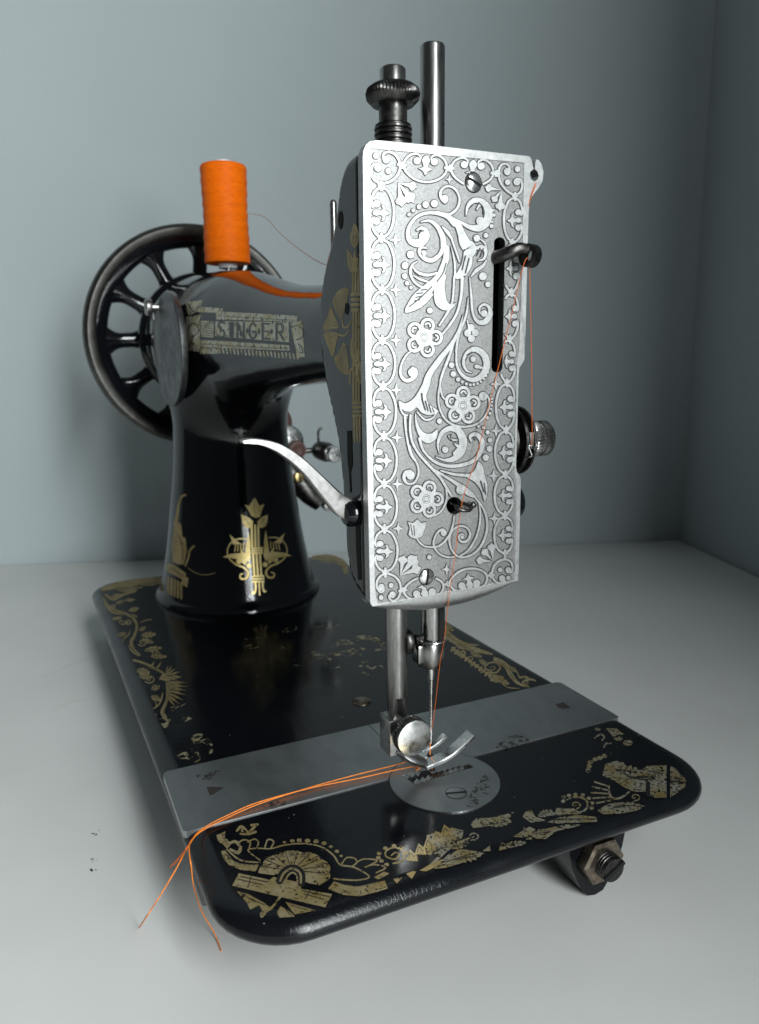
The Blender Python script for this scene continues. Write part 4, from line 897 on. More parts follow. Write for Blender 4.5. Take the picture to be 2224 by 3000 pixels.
d.st([(1372, 562, 8), (1392, 548, 9), (1412, 560, 9), (1392, 582, 9), (1345, 570, 9), (1342, 540, 9), (1385, 520, 9), (1432, 540, 9), (1432, 590, 9), (1380, 606, 9)])
for x, y in ((1305, 552), (1338, 524), (1385, 512), (1425, 520), (1450, 548), (1318, 592), (1345, 612), (1300, 575)): d.dt(x, y, 13, .75)
for k in range(5):
    x, y = 1450+k*46, 590-k*34; d.pg([(x, y), (x+20, y-58), (x+58, y-30), (x+64, y+4)]); d.st([(x+14, y-8, 3), (x+24, y-38, 4), (x+44, y-16, 3)], ink=True)
d.pg([(1278, 680), (1330, 650), (1362, 660), (1300, 692)]); d.pg([(1380, 690), (1430, 680), (1400, 715)]); d.pg([(1450, 660), (1510, 640), (1480, 690)]); d.pg([(1520, 645), (1580, 610), (1652, 580), (1620, 620), (1560, 648)])
for k in range(9): a = -PI*0.93+k*PI*0.98/8; d.st([(835+70*math.cos(a), 645+40*math.sin(a)), (835+175*math.cos(a), 640+98*math.sin(a))], 4, True, 2)
for k in range(11): a = -PI*0.95+k*PI*1.0/10; d.pg([(838+48*math.cos(a-.1), 655+30*math.sin(a-.1)), (838+88*math.cos(a), 655+56*math.sin(a)), (838+48*math.cos(a+.1), 655+30*math.sin(a+.1))], ink=True)
d.st([(770, 700), (792, 655), (840, 632), (885, 660), (888, 712)], 40, True); d.st([(560, 676), (705, 706)], 5, True, 2); d.st([(890, 752), (1040, 786)], 5, True, 2); d.st([(482, 560), (548, 602), (640, 612)], 5, True); d.st([(1075, 705), (1180, 728), (1280, 708)], 5, True)
for k in range(8):
    a = -PI*0.90+k*PI*0.94/7
    for j in range(3):
        r1 = 0.70+0.11*j; P = [(838+195*r1*math.cos(a+e), 645+108*r1*math.sin(a+e)*1.0) for e in (-0.13, 0.0, 0.13)]
        P[1] = (838+195*(r1+0.10)*math.cos(a), 645+108*(r1+0.10)*math.sin(a)); d.st(P, 3.5, True, 2)
for k in range(7): x = 470+k*26; d.st([(x, 560+k*7), (x+8, 600+k*5)], 3, True, 2)
for q in ([(560, 765), (640, 815)], [(600, 790), (690, 830)], [(830, 830), (920, 858)], [(800, 850), (830, 885)], [(540, 690), (680, 722)], [(900, 770), (1010, 800)], [(940, 745), (905, 800)], [(620, 668), (600, 735)], [(1110, 748), (1150, 770)], [(1230, 740), (1250, 765)]): d.st(q, 4, True, 2)
d.spiral(575, 432, 26, 1.2, 9, 0.7, 1, 1); d.leaf(690, 855, 60, 18, 1.9, 3); d.leaf(470, 470, 70, 22, 1.2, 3)
fl = d.build('gold_old', bed)
d = Decal(C7); d.st([(772, 700), (796, 655), (840, 634), (880, 660), (884, 712)], 12); d.st([(800, 704), (815, 672), (842, 656), (862, 676), (866, 710)], 9); d.build('gold_old', bed, h=0.13)
# front edge and front right corner
d = Decal(C8)
for p in ([(0, 1005), (60, 985), (120, 1000), (130, 962), (200, 980), (190, 1020), (100, 1060), (20, 1112), (0, 1105)], [(40, 1185), (110, 1112), (180, 1078), (260, 1090), (312, 1102), (200, 1150), (100, 1180)], [(236, 942), (270, 912), (330, 912), (372, 905), (432, 890), (470, 878), (440, 922), (370, 928), (390, 948), (250, 966)], [(516, 905), (530, 880), (562, 868), (585, 905), (645, 925), (560, 937)],
          [(640, 932), (740, 912), (800, 895), (912, 905), (918, 932), (700, 942)], [(468, 1012), (520, 978), (552, 958), (590, 975), (640, 970), (690, 958), (760, 945), (835, 948), (790, 962), (700, 982), (640, 1025), (560, 1022)], [(388, 1088), (400, 1045), (450, 1052), (540, 1046), (460, 1070)], [(300, 1090), (340, 1060), (345, 1090)], [(640, 900), (655, 870), (690, 885), (700, 855), (740, 862), (790, 860), (830, 885), (740, 895)]): d.pg(p)
d.st([(0, 1190, 14), (60, 1130, 16), (140, 1060, 14), (230, 1020, 8)]); d.st([(560, 1030, 6), (555, 985, 8), (520, 965, 6)])
d.st([(752, 815, 6), (790, 800, 9), (840, 805, 11), (866, 832, 12), (852, 868, 12), (800, 888, 10), (748, 880, 8)])
for x, y in ((738, 800), (765, 790), (800, 786), (840, 788), (872, 806), (890, 832), (888, 858), (735, 822)): d.dt(x, y, 12, .8)
for a, b in (((905, 718), (980, 742)), ((893, 745), (978, 762)), ((888, 775), (978, 782)), ((895, 805), (985, 800)), ((915, 832), (1000, 815))): d.st([a+(10,), b+(8,)], n=2)
d.st([(980, 740, 10), (985, 785, 12), (1010, 808, 12), (1050, 800, 12), (1088, 772, 9)])
d.pg([(918, 872), (960, 845), (1000, 830), (1090, 828), (1175, 848), (1130, 872), (1050, 888), (950, 892)]); d.pg([(962, 622), (1020, 604), (1058, 612), (1075, 642), (1160, 652), (1185, 632), (1290, 628), (1290, 802), (1228, 804), (1180, 772), (1120, 770), (1080, 758), (1010, 712), (945, 682)])
d.pg([(1310, 630), (1345, 650), (1372, 690), (1396, 712), (1390, 745), (1350, 775), (1310, 802)])
for x, y in ((868, 656), (874, 633), (880, 612), (906, 597), (932, 588), (956, 578)): d.dt(x, y, 15, .75)
d.pg([(965, 430), (1020, 430), (1062, 462), (1002, 474)]); d.dt(920, 435, 16, .5); d.dt(1030, 485, 24, .5); d.dt(1082, 508, 26, .6); d.st([(905, 482), (935, 462), (955, 475), (945, 492)], 9); d.st([(955, 530), (965, 512), (990, 510)], 9)
for x, y, l, w, an in ((20, 1100, 130, 40, -0.5), (120, 1075, 120, 34, -0.45), (330, 950, 130, 34, -0.25), (150, 1140, 150, 40, -0.3), (420, 1060, 120, 26, -0.2), (560, 1000, 130, 30, -0.2), (680, 925, 120, 26, -0.1), (600, 905, 90, 30, -0.6), (1000, 850, 150, 34, -0.05), (1010, 650, 150, 50, 0.2), (1100, 700, 160, 50, -0.1), (1200, 660, 90, 40, 0.3), (1320, 700, 70, 40, 0.1)): d.leaf(x, y, l, w, an, 5, 0.7)
d.spiral(548, 1000, 36, 1.3, 8, 0.7); d.spiral(800, 842, 30, 1.2, 8, 0.7); d.spiral(250, 1010, 34, 1.3, 8, 0.7); d.spiral(1120, 800, 30, 1.3, 7, 0.7)
d.st([(1190, 725), (1192, 792)], 22, True, 2); d.st([(1085, 700), (1150, 690), (1185, 690)], 5, True); d.st([(1020, 650), (1120, 700), (1230, 705)], 5, True); d.st([(1312, 715), (1390, 722)], 8, True, 2); d.st([(1000, 860), (1080, 845)], 5, True, 2); d.st([(640, 920), (900, 918)], 4, True, 2); d.st([(100, 1150), (240, 1105)], 4, True, 2)
d.build('gold_worn', bed)
# left edge band
CL = (250, 1650, 0.26923); d = Decal(CL)
stem1 = [(195, 385, 20), (250, 465, 30), (330, 515, 28), (430, 545, 26), (528, 608, 26), (562, 690, 28), (535, 790, 30), (500, 865, 34), (538, 945, 24), (600, 1000, 16)]
d.st(stem1); d.st([(q[0]+6, q[1]+4) for q in stem1], 5, True)
d.st([(210, 440, 14), (280, 525, 18), (360, 552, 14), (420, 560, 6)]); d.st([(475, 890, 10), (495, 940, 18), (540, 985, 14), (590, 1010, 6)]); d.st([(400, 860, 8), (420, 820, 12), (470, 780, 12), (490, 730, 8)])
for x, y, l, w, an in ((470, 520, 120, 40, -0.35), (500, 560, 80, 26, 0.5), (600, 790, 170, 50, -0.15), (610, 830, 140, 40, 0.35), (590, 740, 90, 30, -0.8), (640, 950, 200, 46, -0.2), (700, 1010, 190, 40, 0.05), (400, 590, 110, 28, 2.9), (450, 760, 110, 34, 2.8), (330, 440, 110, 30, -0.4), (290, 360, 120, 34, -0.1), (430, 400, 110, 30, 0.0), (350, 300, 170, 34, -0.15), (560, 1160, 150, 60, 0.35), (580, 1230, 150, 46, 0.1), (720, 1440, 120, 48, 0.7), (800, 1350, 90, 34, 2.7)): d.leaf(x, y, l, w, an, 4)
for x, y, r, a0, sg in ((620, 862, 55, 0, 1), (780, 985, 50, 1, 1), (400, 640, 44, 2, -1), (700, 1262, 62, 0, 1), (300, 470, 36, 1, 1), (470, 640, 36, 0, 1), (760, 1345, 46, 2, -1)): d.spiral(x, y, r, 1.4, 11, 0.75, a0, sg)
stem2 = [(530, 1060, 28), (600, 1080, 30), (690, 1115, 30), (835, 1190, 28)]; stem3 = [(885, 1315, 26), (912, 1400, 30), (872, 1530, 30), (838, 1625, 40), (885, 1705, 30)]
d.st(stem2); d.st(stem3); d.st([(q[0]-6, q[1]+8) for q in stem2], 5, True); d.st([(q[0]+4, q[1]) for q in stem3], 5, True); d.st([(842, 1410, 14), (822, 1500, 16), (780, 1560, 12), (735, 1585, 8)]); d.st([(760, 1575, 8), (775, 1545, 12), (760, 1510, 8)])
d.st([(590, 650, 8), (660, 620, 12), (728, 615, 8)]); d.pg([(850, 1195), (960, 1215), (1045, 1238), (980, 1262), (880, 1285), (800, 1262)])
for tx, ty in ((760, 1050), (830, 1062), (900, 1080), (948, 1110), (995, 1142), (1028, 1180), (1052, 1240), (1108, 1300), (1118, 1345), (1106, 1390), (1104, 1440), (1068, 1495), (1030, 1540), (990, 1580)):
    bx, by = (880, ty*0.55+1300*0.45) if tx > 850 else (tx-60, ty+90); mx, my = (bx+tx)/2+10, (by+ty)/2
    d.pg([(bx, by-12), (mx, my-17), (tx, ty), (mx, my+13), (bx, by+14)]); d.st([(bx+10, by), (mx+20, my-2), (tx-25, ty)], 4, True, 2)
d.st([(850, 1210), (1000, 1245)], 5, True)
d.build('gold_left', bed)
d = Decal(CL); d.pg([(760, 1640), (830, 1610), (925, 1690), (930, 1750), (860, 1808), (820, 1740)]); d.pg([(1040, 1700), (1100, 1662), (1165, 1690), (1090, 1725)]); d.pg([(920, 1570), (1000, 1555), (1050, 1545), (1000, 1580), (930, 1620)]); d.st([(1040, 1560), (1085, 1532), (1140, 1535)], 8)
C6 = (250, 1600, 0.5448)
d2 = Decal(C6); d2.st([(568, 1094, 14), (606, 1118, 12), (612, 1145, 11), (585, 1168, 8)]); d2.st([(590, 1050, 26), (640, 1042, 34), (676, 1080, 22), (668, 1128, 12), (640, 1142, 8)]); d2.pg([(486, 1124), (510, 1106), (545, 1108), (582, 1138), (540, 1150), (505, 1142)]); d2.pg([(552, 1032), (590, 1012), (636, 1006), (630, 1028), (575, 1042)])
d.g += d2.g; d.build('gold_rub', bed)
# far edge, hardly legible
d = Decal(C6); d.st([(95, 232, 20), (200, 205, 34), (300, 190, 34), (408, 180, 26)]); d.st([(110, 262, 12), (150, 285, 18), (200, 262, 14), (270, 240, 16)]); d.leaf(150, 230, 160, 30, -0.1, 6, .5); d.leaf(280, 205, 130, 30, -0.1, 6, .5); d.build('gold_dim', bed)
d = Decal(C6); d.st([(1225, 62, 20), (1310, 62, 34), (1385, 92, 36), (1402, 140, 24)]); d.leaf(1250, 75, 120, 24, 0.2, 5, .5); d.build('gold_dim', bed)
# rubbed remains in the middle of the bed
d = Decal(C6)
for q, w in (([(850, 545), (900, 530), (930, 545), (860, 550)], 6), ([(860, 500), (930, 492), (985, 480), (1000, 478)], 5), ([(1060, 462), (1090, 440), (1140, 432), (1120, 455), (1080, 460)], 5), ([(1205, 430), (1235, 438), (1280, 432), (1255, 445)], 5), ([(1295, 440), (1330, 428), (1365, 425)], 5), ([(1330, 540), (1380, 515), (1430, 520), (1470, 495), (1530, 490), (1580, 515), (1610, 545)], 26), ([(1230, 580), (1290, 600), (1340, 580), (1400, 578), (1450, 560)], 30), ([(1310, 600), (1300, 625)], 30), ([(1480, 550), (1540, 560), (1600, 555)], 10), ([(1480, 640), (1510, 630), (1530, 650)], 24), ([(1545, 660), (1570, 645), (1600, 650), (1605, 668)], 8), ([(1108, 615), (1140, 612)], 6), ([(1120, 642), (1165, 644)], 6), ([(1430, 590), (1480, 585)], 10), ([(1330, 655), (1365, 655)], 14), ([(1490, 680), (1520, 690)], 10), ([(1040, 540), (1070, 548)], 5), ([(1190, 625), (1215, 622)], 7)): d.st(q, w, n=4)
d.build('gold_rub', bed)
# right edge band
CR = (1200, 1750, 0.42373); d = Decal(CR)
d.st([(215, 150, 40), (245, 235, 44), (330, 310, 44), (440, 358, 36), (570, 392, 14)]); d.st([(590, 425, 26), (665, 470, 34), (705, 545, 28), (760, 600, 18), (830, 620, 8)]); d.st([(682, 470, 6), (735, 505, 7), (762, 558, 7)], 7)
d.st([(556, 486, 6), (582, 478, 7), (590, 492, 8), (560, 506, 8), (524, 492, 9), (534, 462, 9), (590, 450, 10), (628, 482, 10), (600, 520, 12), (545, 520, 14)])
d.pg([(555, 545), (590, 535), (640, 545), (692, 600), (650, 605), (628, 582), (602, 590), (590, 570)]); d.st([(872, 578, 8), (840, 568, 14), (790, 580, 12), (782, 602, 8), (812, 604, 6)]); d.st([(762, 555, 14), (800, 552, 18), (828, 562, 8)]); d.st([(640, 602, 4), (690, 625, 7), (760, 630, 5)])
d.st([(345, 380, 10), (375, 372, 12), (385, 388, 10), (350, 398, 8), (310, 385, 12)]); d.st([(250, 235, 8), (330, 290, 10), (400, 325, 16), (478, 330, 6)])
for k in range(13):
    x, y = 290+k*23, 345+k*17; d.pg([(x, y), (x+30, y-2), (x+24, y+22), (x-8+6*(k % 3), y+34-8*(k % 2))])
for x, y, l, w, an in ((250, 250, 110, 26, 0.9), (320, 330, 90, 22, 0.4), (420, 380, 90, 22, 0.5), (480, 430, 80, 22, 0.7), (610, 560, 90, 26, 0.6), (560, 540, 70, 24, 1.0), (700, 480, 60, 18, 0.9), (240, 180, 90, 24, 0.8)): d.leaf(x, y, l, w, an, 4, 0.8)
d.spiral(800, 590, 24, 1.3, 6, 0.7); d.spiral(420, 420, 22, 1.3, 6, 0.7)
d.st([(260, 250), (340, 320), (450, 372)], 4, True); d.st([(610, 432), (680, 495), (720, 570)], 4, True); d.st([(600, 545), (640, 580)], 3, True)
d.build('gold_old', bed)
# emblem on the column
def bodyplace(x, y, h): return on_body(x, y, h)
CK = (420, 1150, 0.38741); d = Decal(CK)
cx = 856.
d.pg([(765, 848), (800, 858), (826, 815), (842, 798), (858, 820), (876, 856), (916, 842), (898, 888), (882, 940), (850, 948), (816, 932), (796, 890)])
d.pg([(740, 922), (775, 934), (808, 952), (832, 975), (822, 1020), (790, 1028), (765, 1012), (750, 980)]); d.pg([(942, 924), (912, 934), (882, 952), (862, 978), (872, 1018), (900, 1024), (926, 1008), (938, 975)])
for x0, x1 in ((815, 832), (840, 858), (864, 882)): d.st([(x0+4, 1005, 15), (x0+8, 1165, 15)], n=3)
for x0 in (832, 858, 884): d.st([(x0-2, 1225, 15), (x0+8, 1382, 15)], n=3)
for y0 in (1172, 1190, 1208): d.pg([(816, y0), (902, y0-3), (904, y0+11), (818, y0+14)])
for y0 in (1384, 1404, 1424): d.pg([(822, y0), (914, y0-3), (916, y0+11), (824, y0+14)])
d.st([(848, 1440, 16), (850, 1485, 14), (840, 1515, 16), (822, 1515, 12), (828, 1500, 8)]); d.st([(876, 1440, 12), (880, 1535, 10)], n=2); d.st([(902, 1440, 16), (905, 1480, 14), (915, 1505, 16), (930, 1498, 10)])
for m in (1, -1):
    q = (lambda x, y: (x, y)) if m == 1 else (lambda x, y: (1722-x, y-10))
    d.st([q(775, 1108)+(9,), q(715, 1108)+(10,), q(662, 1138)+(9,), q(636, 1195)+(9,), q(650, 1255)+(10,), q(700, 1298)+(13,), q(762, 1325)+(15,), q(794, 1365)+(15,), q(778, 1405)+(14,), q(742, 1408)+(14,), q(732, 1380)+(12,), q(758, 1368)+(10,)])
    d.pg([q(652, 1072), q(715, 1128), q(738, 1145), q(680, 1150)]); d.pg([q(600, 1244), q(660, 1220), q(735, 1214), q(738, 1180), q(770, 1225), q(788, 1270), q(770, 1308), q(720, 1262), q(660, 1252)]); d.pg([q(797, 1048), q(808, 1130), q(812, 1250), q(796, 1285), q(768, 1228), q(782, 1130)])
    d.dt(*q(800, 1310), 19, 1.0); d.dt(*q(722, 1276), 20, 1.0)
    for k in range(4): d.st([q(690+k*22, 1205-k*4)+(7,), q(700+k*20, 1150-k*5)+(7,)], n=2)
d.st([(842, 815), (838, 870), (850, 935)], 3, True); d.st([(770, 950), (800, 1000)], 4, True, 2); d.st([(915, 950), (888, 1000)], 4, True, 2)
d.build('gold', body, bodyplace, 0.06)
d = Decal(CK)
d.pg([(238, 985), (262, 975), (288, 1000), (296, 1088), (320, 1102), (330, 1200), (306, 1300), (262, 1300), (225, 1280), (215, 1150)]); d.pg([(178, 1292), (230, 1300), (325, 1368), (312, 1425), (240, 1382), (176, 1350)]); d.pg([(308, 1388), (342, 1402), (332, 1474), (282, 1446)])
for k in range(5): d.st([(190+k*24, 1400+k*10, 18), (188+k*25, 1520+k*9, 18)], n=2)
d.st([(382, 1162, 16), (352, 1195, 13), (340, 1250, 16), (318, 1310, 14)]); d.st([(316, 775, 20), (288, 790, 16), (268, 850, 18), (256, 930, 24), (245, 1000, 30)]); d.st([(338, 1326), (400, 1366), (470, 1378), (545, 1364)], 5)
d.st([(240, 1040), (290, 1140), (300, 1270)], 6, True); d.st([(200, 1322), (310, 1392)], 6, True, 2); d.build('gold_dim', body, bodyplace, 0.06)
# torch and lotus on the side of the head
CH = (960, 600, 0.33632); d = Decal(CH)
d.pg([(236, 160), (262, 210), (274, 270), (266, 335), (244, 372), (215, 358), (198, 300), (205, 235)], 2)
d.pg([(168, 385), (205, 420), (222, 470), (240, 380), (250, 470), (292, 388), (290, 520), (262, 580), (205, 590), (178, 540)])
for x in (222, 246, 270): d.st([(x, 560, 17), (x-2, 770, 17)], n=3); d.st([(x+2, 935, 17), (x+2, 1200, 17), (x+4, 1715, 17)], n=5); d.st([(x+8, 1850, 17), (x+12, 2010, 15), (x+14, 2075, 6)], n=4)
for y in (768, 812, 856, 900): d.pg([(203, y), (294, y-4), (297, y+26), (205, y+30)])
for y in (1715, 1752, 1790, 1826): d.pg([(216, y), (300, y-4), (302, y+22), (218, y+26)])
d.pg([(44, 852), (62, 800), (90, 752), (150, 722), (186, 735), (175, 830), (150, 905), (118, 1000)], 2); d.pg([(28, 880), (62, 960), (102, 1070), (40, 1085), (-30, 1100), (-32, 1040), (0, 975)], 2); d.pg([(-30, 1112), (90, 1112), (78, 1200), (48, 1330), (10, 1250), (-22, 1170)], 2); d.pg([(58, 1338), (100, 1290), (140, 1198), (170, 1250), (186, 1380), (186, 1475), (140, 1472), (92, 1425)], 2)
d.st([(128, 1000, 14), (140, 1065, 14), (180, 1060, 14), (212, 1000, 10)]); d.st([(100, 1130, 18), (150, 1140, 14), (190, 1090, 10)])
d.pg([(206, 1168), (240, 1200), (264, 1260), (262, 1330), (228, 1372), (202, 1300)], 2); d.pg([(262, 1382), (300, 1372), (312, 1450), (305, 1560), (255, 1535), (234, 1470)], 2); d.st([(195, 1560), (200, 1450), (250, 1370), (300, 1250)], 16)
for k in range(6): d.st([(100+k*14, 985-k*8), (66+k*22, 800-k*9)], 4, True, 2)
for k in range(5): d.st([(88, 1065+k*22-30), (-10+k*6, 1000+k*42)], 4, True, 2)
for k in range(5): d.st([(142+k*8, 1230), (84+k*24, 1410+k*12)], 4, True, 2)
d.st([(236, 200), (225, 290), (236, 350)], 4, True); d.st([(250, 230), (252, 330)], 4, True); d.st([(190, 430), (205, 540)], 5, True); d.st([(276, 440), (262, 550)], 5, True); d.st([(225, 1200), (240, 1300)], 4, True); d.st([(270, 1420), (285, 1530)], 4, True)
d.build('gold_dim', body, bodyplace, 0.06)
# holes and slots in the side of the head
ho = Decal((0, 0, K)); ho.dt(742, 479, 5.2, 3.9); ho.dt(755.5, 672, 4.6, 2.9)
ho.pg([(756, 937), (766, 937), (768, 1010), (764, 1028), (760, 1028), (757, 1000)]); ho.st([(762, 1028, 3.5), (764, 1070, 3.5)], n=3); ho.pg([(774, 1128), (784, 1128), (785, 1200), (787, 1262), (780, 1262), (776, 1200)])
for (vv, ff), nm in zip(ho.g, ('oil_hole', 'oil_hole', 'lifter_slot', 'lifter_slot', 'lifter_slot')):
    vv, ff = refine(vv, ff, 9); P = [on_body(p[0], p[1], 0.14) for p in vv]
    if all(q is not None for q in P): mk(nm, P, ff, 'hole', body, smooth=False)
# the name band on the arm
CA = (500, 820, 0.35109); d = Decal(CA)
def grid_poly(pts, nx, ny):
    """quad patch (4 corners) split fine enough to follow the round arm"""
    a, b, c2, e = [np.array(p, float) for p in pts]; v = []; f = []
    for j in range(ny+1):
        for i in range(nx+1):
            s2, t = i/nx, j/ny; v.append(tuple((a*(1-s2)+b*s2)*(1-t)+(e*(1-s2)+c2*s2)*t))
    for j in range(ny):
        for i in range(nx): q = j*(nx+1)+i; f.append((q, q+1, q+nx+2, q+nx+1))
    return v, f
def patch(dd, pts, nx=12, ny=5, ink=False): (dd.i if ink else dd.g).append(grid_poly(dd.t(pts), nx, ny))
patch(d, [(380, 262), (1060, 300), (1050, 350), (380, 330)], 16, 3); patch(d, [(375, 345), (985, 352), (990, 520), (372, 470)], 18, 6); patch(d, [(255, 500), (990, 545), (995, 590), (250, 560)], 18, 3)
patch(d, [(120, 180), (265, 172), (240, 260), (150, 300)], 5, 4); patch(d, [(245, 225), (440, 240), (425, 275), (235, 270)], 6, 2); patch(d, [(130, 310), (250, 290), (245, 600), (130, 590)], 5, 9); patch(d, [(255, 340), (360, 345), (358, 480), (255, 475)], 5, 5); patch(d, [(250, 565), (400, 575), (395, 615), (245, 618)], 5, 3)
for k in range(22): d.st([(405+k*31, 572+k*2.2, 15), (412+k*31, 606+k*2.4, 15)], n=2)
patch(d, [(1000, 360), (1100, 340), (1120, 640), (1060, 650)], 5, 9)
# letters in black with gold left between
def L(p, w=15): d.st(p, w*1.2, True, 4)
L([(452, 362), (420, 352), (398, 375), (420, 410), (448, 432), (446, 468), (415, 480), (392, 462)]); 
patch(d, [(490, 352), (530, 354), (530, 480), (490, 478)], 3, 5, True)
L([(560, 485), (560, 358)], 16); L([(562, 360), (608, 480)], 15); L([(612, 485), (612, 360)], 16)
L([(712, 385), (690, 362), (664, 392), (662, 450), (682, 488), (712, 470), (712, 435), (692, 435)], 16)
L([(770, 362), (770, 492)], 17); L([(770, 364), (828, 368)], 12); L([(770, 428), (812, 430)], 12); L([(770, 488), (832, 494)], 13)
L([(886, 365), (886, 500)], 17); L([(886, 368), (925, 370), (942, 400), (925, 432), (890, 434)], 14); L([(908, 436), (948, 504)], 15)
for y in (360, 380, 400, 420, 440, 460): d.st([(268, y), (348, y+4)], 6, True, 2)
for x, y in ((740, 430), (845, 432), (640, 425)): d.dt(x, y, 11, 2.2, True)
d.st([(382, 300), (700, 318), (1040, 338)], 5, True, 5); d.st([(255, 532), (700, 562), (985, 572)], 6, True, 5)
d.st([(1010, 400), (1060, 380), (1105, 420), (1100, 480), (1050, 500)], 9, True); d.st([(1060, 530), (1095, 560), (1105, 610), (1075, 600)], 9, True); d.st([(150, 200), (200, 270), (250, 190)], 7, True); d.st([(140, 420), (190, 360), (240, 420), (190, 480), (150, 560)], 9, True)
d.build('gold_arm', body, bodyplace, 0.06)

d = Decal((0, 0, K))
for x, y, r in ((640, 1773, 2.0), (628, 1780, 1.2), (1004, 1768, 1.0), (1120, 1735, 1.0), (575, 2010, 2.5), (500, 1600, 1.0), (745, 1560, .9), (1330, 1640, 1.2), (1390, 1600, 1.4), (1250, 1700, .9), (880, 1820, .9), (700, 1850, 1.0), (1180, 1650, .8), (560, 1470, .8)): d.dt(x, y, r, .6)
mb = MB()
for v, f in d.g: mb.add([bedplace(p[0], p[1], 0.05) for p in v], f)
tag(mb.build('paint_chip', 'relief', bed, smooth=False), kind='stuff')
# ------------------------------------------------------------------ spool and thread
SPL = bpy.data.objects.new('thread_spool', None); COL.objects.link(SPL); SPL.location = (0.089, 0.280, 0.2115)
tag(SPL, 'spool of orange sewing thread standing on the pin of the machine arm', 'thread spool')
wp = [(13.4, 212.2)]
for k in range(60):
    z = 212.6+k*0.96; wp.append((14.0+0.25*math.sin(k*0.13+0.6)+random.uniform(-0.05, 0.05)+0.18*math.sin(k*0.9), z))
wp += [(13.6, 270.4), (12.6, 270.8), (5.0, 270.9)]
mk('wound_thread', *lathe((89, 280, 0), (0, 0, 1), [(5.0, 212.0)]+wp, 56), 'thread', SPL, angle=50)
v, f = ringlathe((89, 280, 0), (0, 0, 1), [(2.4, 209.5), (5.8, 209.5), (5.8, 212.6), (4.9, 213.0), (4.9, 270), (5.7, 270.7), (5.7, 272.9), (5.2, 273.3), (2.4, 273.3)], 40)
mk('spool_core', v, f, 'white', SPL)
TH = bpy.data.objects.new('sewing_thread', None); COL.objects.link(TH); TH.location = (0.089, 0.0118, 0.010)
tag(TH, 'loose orange thread running through the needle and trailing over the table edge side', 'thread')
TH['label'] = 'loose orange thread running from the take-up lever through the needle to the table'
def strand(pts, r=0.2, n=5):
    if r < 0.2: return mk('strand', *tube(pts, r, 6, smooth_n=n), 'strand_fine', TH)
    # two plies laid round each other
    P = cr([tuple(p) for p in pts], 24); seg = np.linalg.norm(np.diff(P, axis=0), axis=1); L2 = np.concatenate(([0], np.cumsum(seg)))
    t = np.arange(0, L2[-1], 0.22); Q = np.stack([np.interp(t, L2, P[:, i]) for i in range(3)], 1); mb = MB()
    tg = np.gradient(Q, axis=0); tg /= np.linalg.norm(tg, axis=1)[:, None]+1e-9; a = np.cross(tg, (0.3, 0.2, 1.0)); a /= np.linalg.norm(a, axis=1)[:, None]+1e-9; b = np.cross(tg, a)
    for ph in (0, PI):
        w2 = 2*PI*t/1.7+ph+0.5*np.sin(t*0.21); H = Q+(a*np.cos(w2)[:, None]+b*np.sin(w2)[:, None])*r*0.55
        mb.add(*tube([tuple(p) for p in H], r*0.62, 5, smooth_n=1))
    return mb.build('strand', 'strand', TH)
def dd(x, y, axis, val): return tuple(D(x, y, axis, val))
strand([(102.6, 283, 244), dd(575, 472, 1, 235), dd(610, 508, 1, 190), dd(655, 545, 1, 150), dd(700, 573, 1, 110), (90.4, 98, 190.5)], 0.14)
# check spring up to the take-up eye, then down to the needle
strand([e1(425, 862, -1), e1(445, 720, -2.2), e1(438, 440, -4), dd(1157, 790, 1, -6), dd(1153, 590, 1, -9), (112.8, -9.6, 180.7)], 0.125)
g3 = lambda x, y, h: PF(x, y, h)
strand([dd(1152, 562, 1, -10.5), dd(1140, 575, 1, -10.8), dd(1112, 690, 1, -9), dd(1075, 838, 1, -7.5), dd(1038, 990, 1, -6.8), dd(1006, 1092, 1, -6.3), dd(990, 1210, 1, -5.5), dd(977, 1300, 1, -4.0), dd(967, 1390, 1, 2), dd(958, 1440, 1, 6), dd(946, 1545, 1, 10.3), dd(939, 1590, 1, 10.8)], 0.125, 5)
strand([dd(1166, 398, 1, -3.6), dd(1158, 420, 1, -3.8), dd(1152, 445, 1, -3.5), dd(1148, 478, 1, -1.0)], 0.10)
strand([dd(1168, 398, 1, -3.4), dd(1156, 430, 1, -3.9), dd(1150, 455, 1, -3.0), dd(1147, 485, 1, 0)], 0.10)
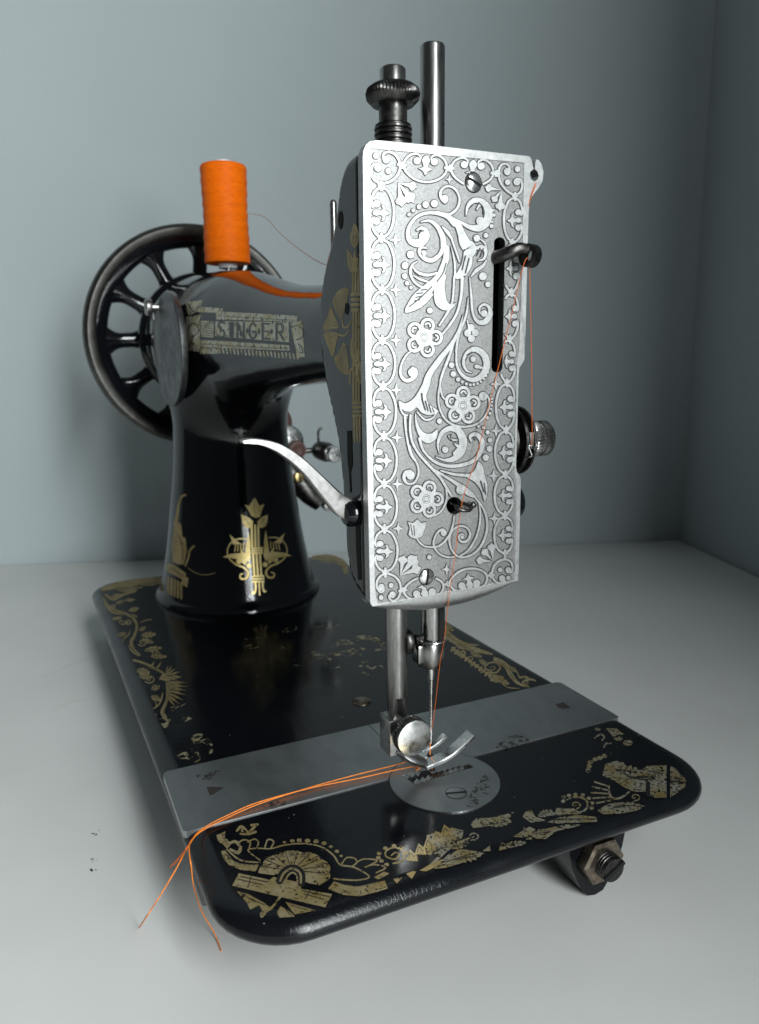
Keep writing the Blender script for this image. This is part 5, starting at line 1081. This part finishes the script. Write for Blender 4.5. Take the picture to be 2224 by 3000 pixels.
strand([dd(939, 1588, 1, 12.6), dd(937, 1605, 1, 12.4), dd(936, 1630, 1, 11.6), (NBX-1.4, NBY-1.2, 6.0), (NBX-3, NBY-1, 4.0), (82, 10.5, 2.2), dd(905, 1653, 2, 1.6), dd(860, 1665, 2, 1.2), dd(760, 1690, 2, 1.2), dd(660, 1718, 2, 1.2), dd(560, 1751, 2, 1.2), dd(490, 1782, 2, 1.15), dd(437, 1810, 2, 1.3), dd(412, 1838, 0, -2.6), dd(385, 1888, 0, -8), dd(345, 1955, 0, -14), dd(320, 1993, 0, -18), dd(304, 2018, 2, TABLE_Z+0.4)], 0.2, 5)
strand([(nh[0], nh[1], 0.4), dd(937, 1670, 2, 1.4), dd(905, 1668, 2, 1.5), dd(860, 1676, 2, 1.2), dd(780, 1694, 2, 1.2), dd(680, 1714, 2, 1.2), dd(565, 1745, 2, 1.7), dd(500, 1772, 2, 1.2), dd(440, 1804, 2, 1.4), dd(416, 1832, 0, -2.4), dd(412, 1850, 0, -4), dd(416, 1885, 0, -4.5), dd(422, 1930, 0, -3), dd(440, 1985, 0, -1), dd(465, 2028, 2, TABLE_Z+4), dd(475, 2050, 2, TABLE_Z+0.8), dd(481, 2070, 2, TABLE_Z+0.3)], 0.2, 5)
strand([dd(418, 1826, 0, -2.2), dd(398, 1856, 0, -5), dd(372, 1884, 0, -8), dd(370, 1888, 0, -8.4), dd(380, 1880, 0, -7.6), dd(408, 1848, 0, -4.6)], 0.16, 5)
# wear on the table
for x, y, w in ((204, 1872, 9), (210, 1890, 7), (200, 1893, 6), (203, 1818, 11), (214, 1808, 7)):
    q = D(x, y, 2, TABLE_Z); mk('table_chip', [(q[0]+w*0.16*math.cos(t)*random.uniform(.5, 1.2), q[1]+w*0.20*math.sin(t)*random.uniform(.5, 1.2), TABLE_Z+0.05) for t in np.linspace(0, 2*PI, 9, endpoint=False)], [tuple(range(9))], 'stain', tb, smooth=False)
for pts in ([(90, 1475), (150, 1450), (190, 1432)], [(110, 1548), (160, 1528), (200, 1520)], [(420, 2335), (470, 2315)]):
    P = [D(*p, 2, TABLE_Z+0.12) for p in pts]; mk('table_scratch', *tube([tuple(p) for p in P], 0.10, 4, smooth_n=4), 'scratch', tb, smooth=False)
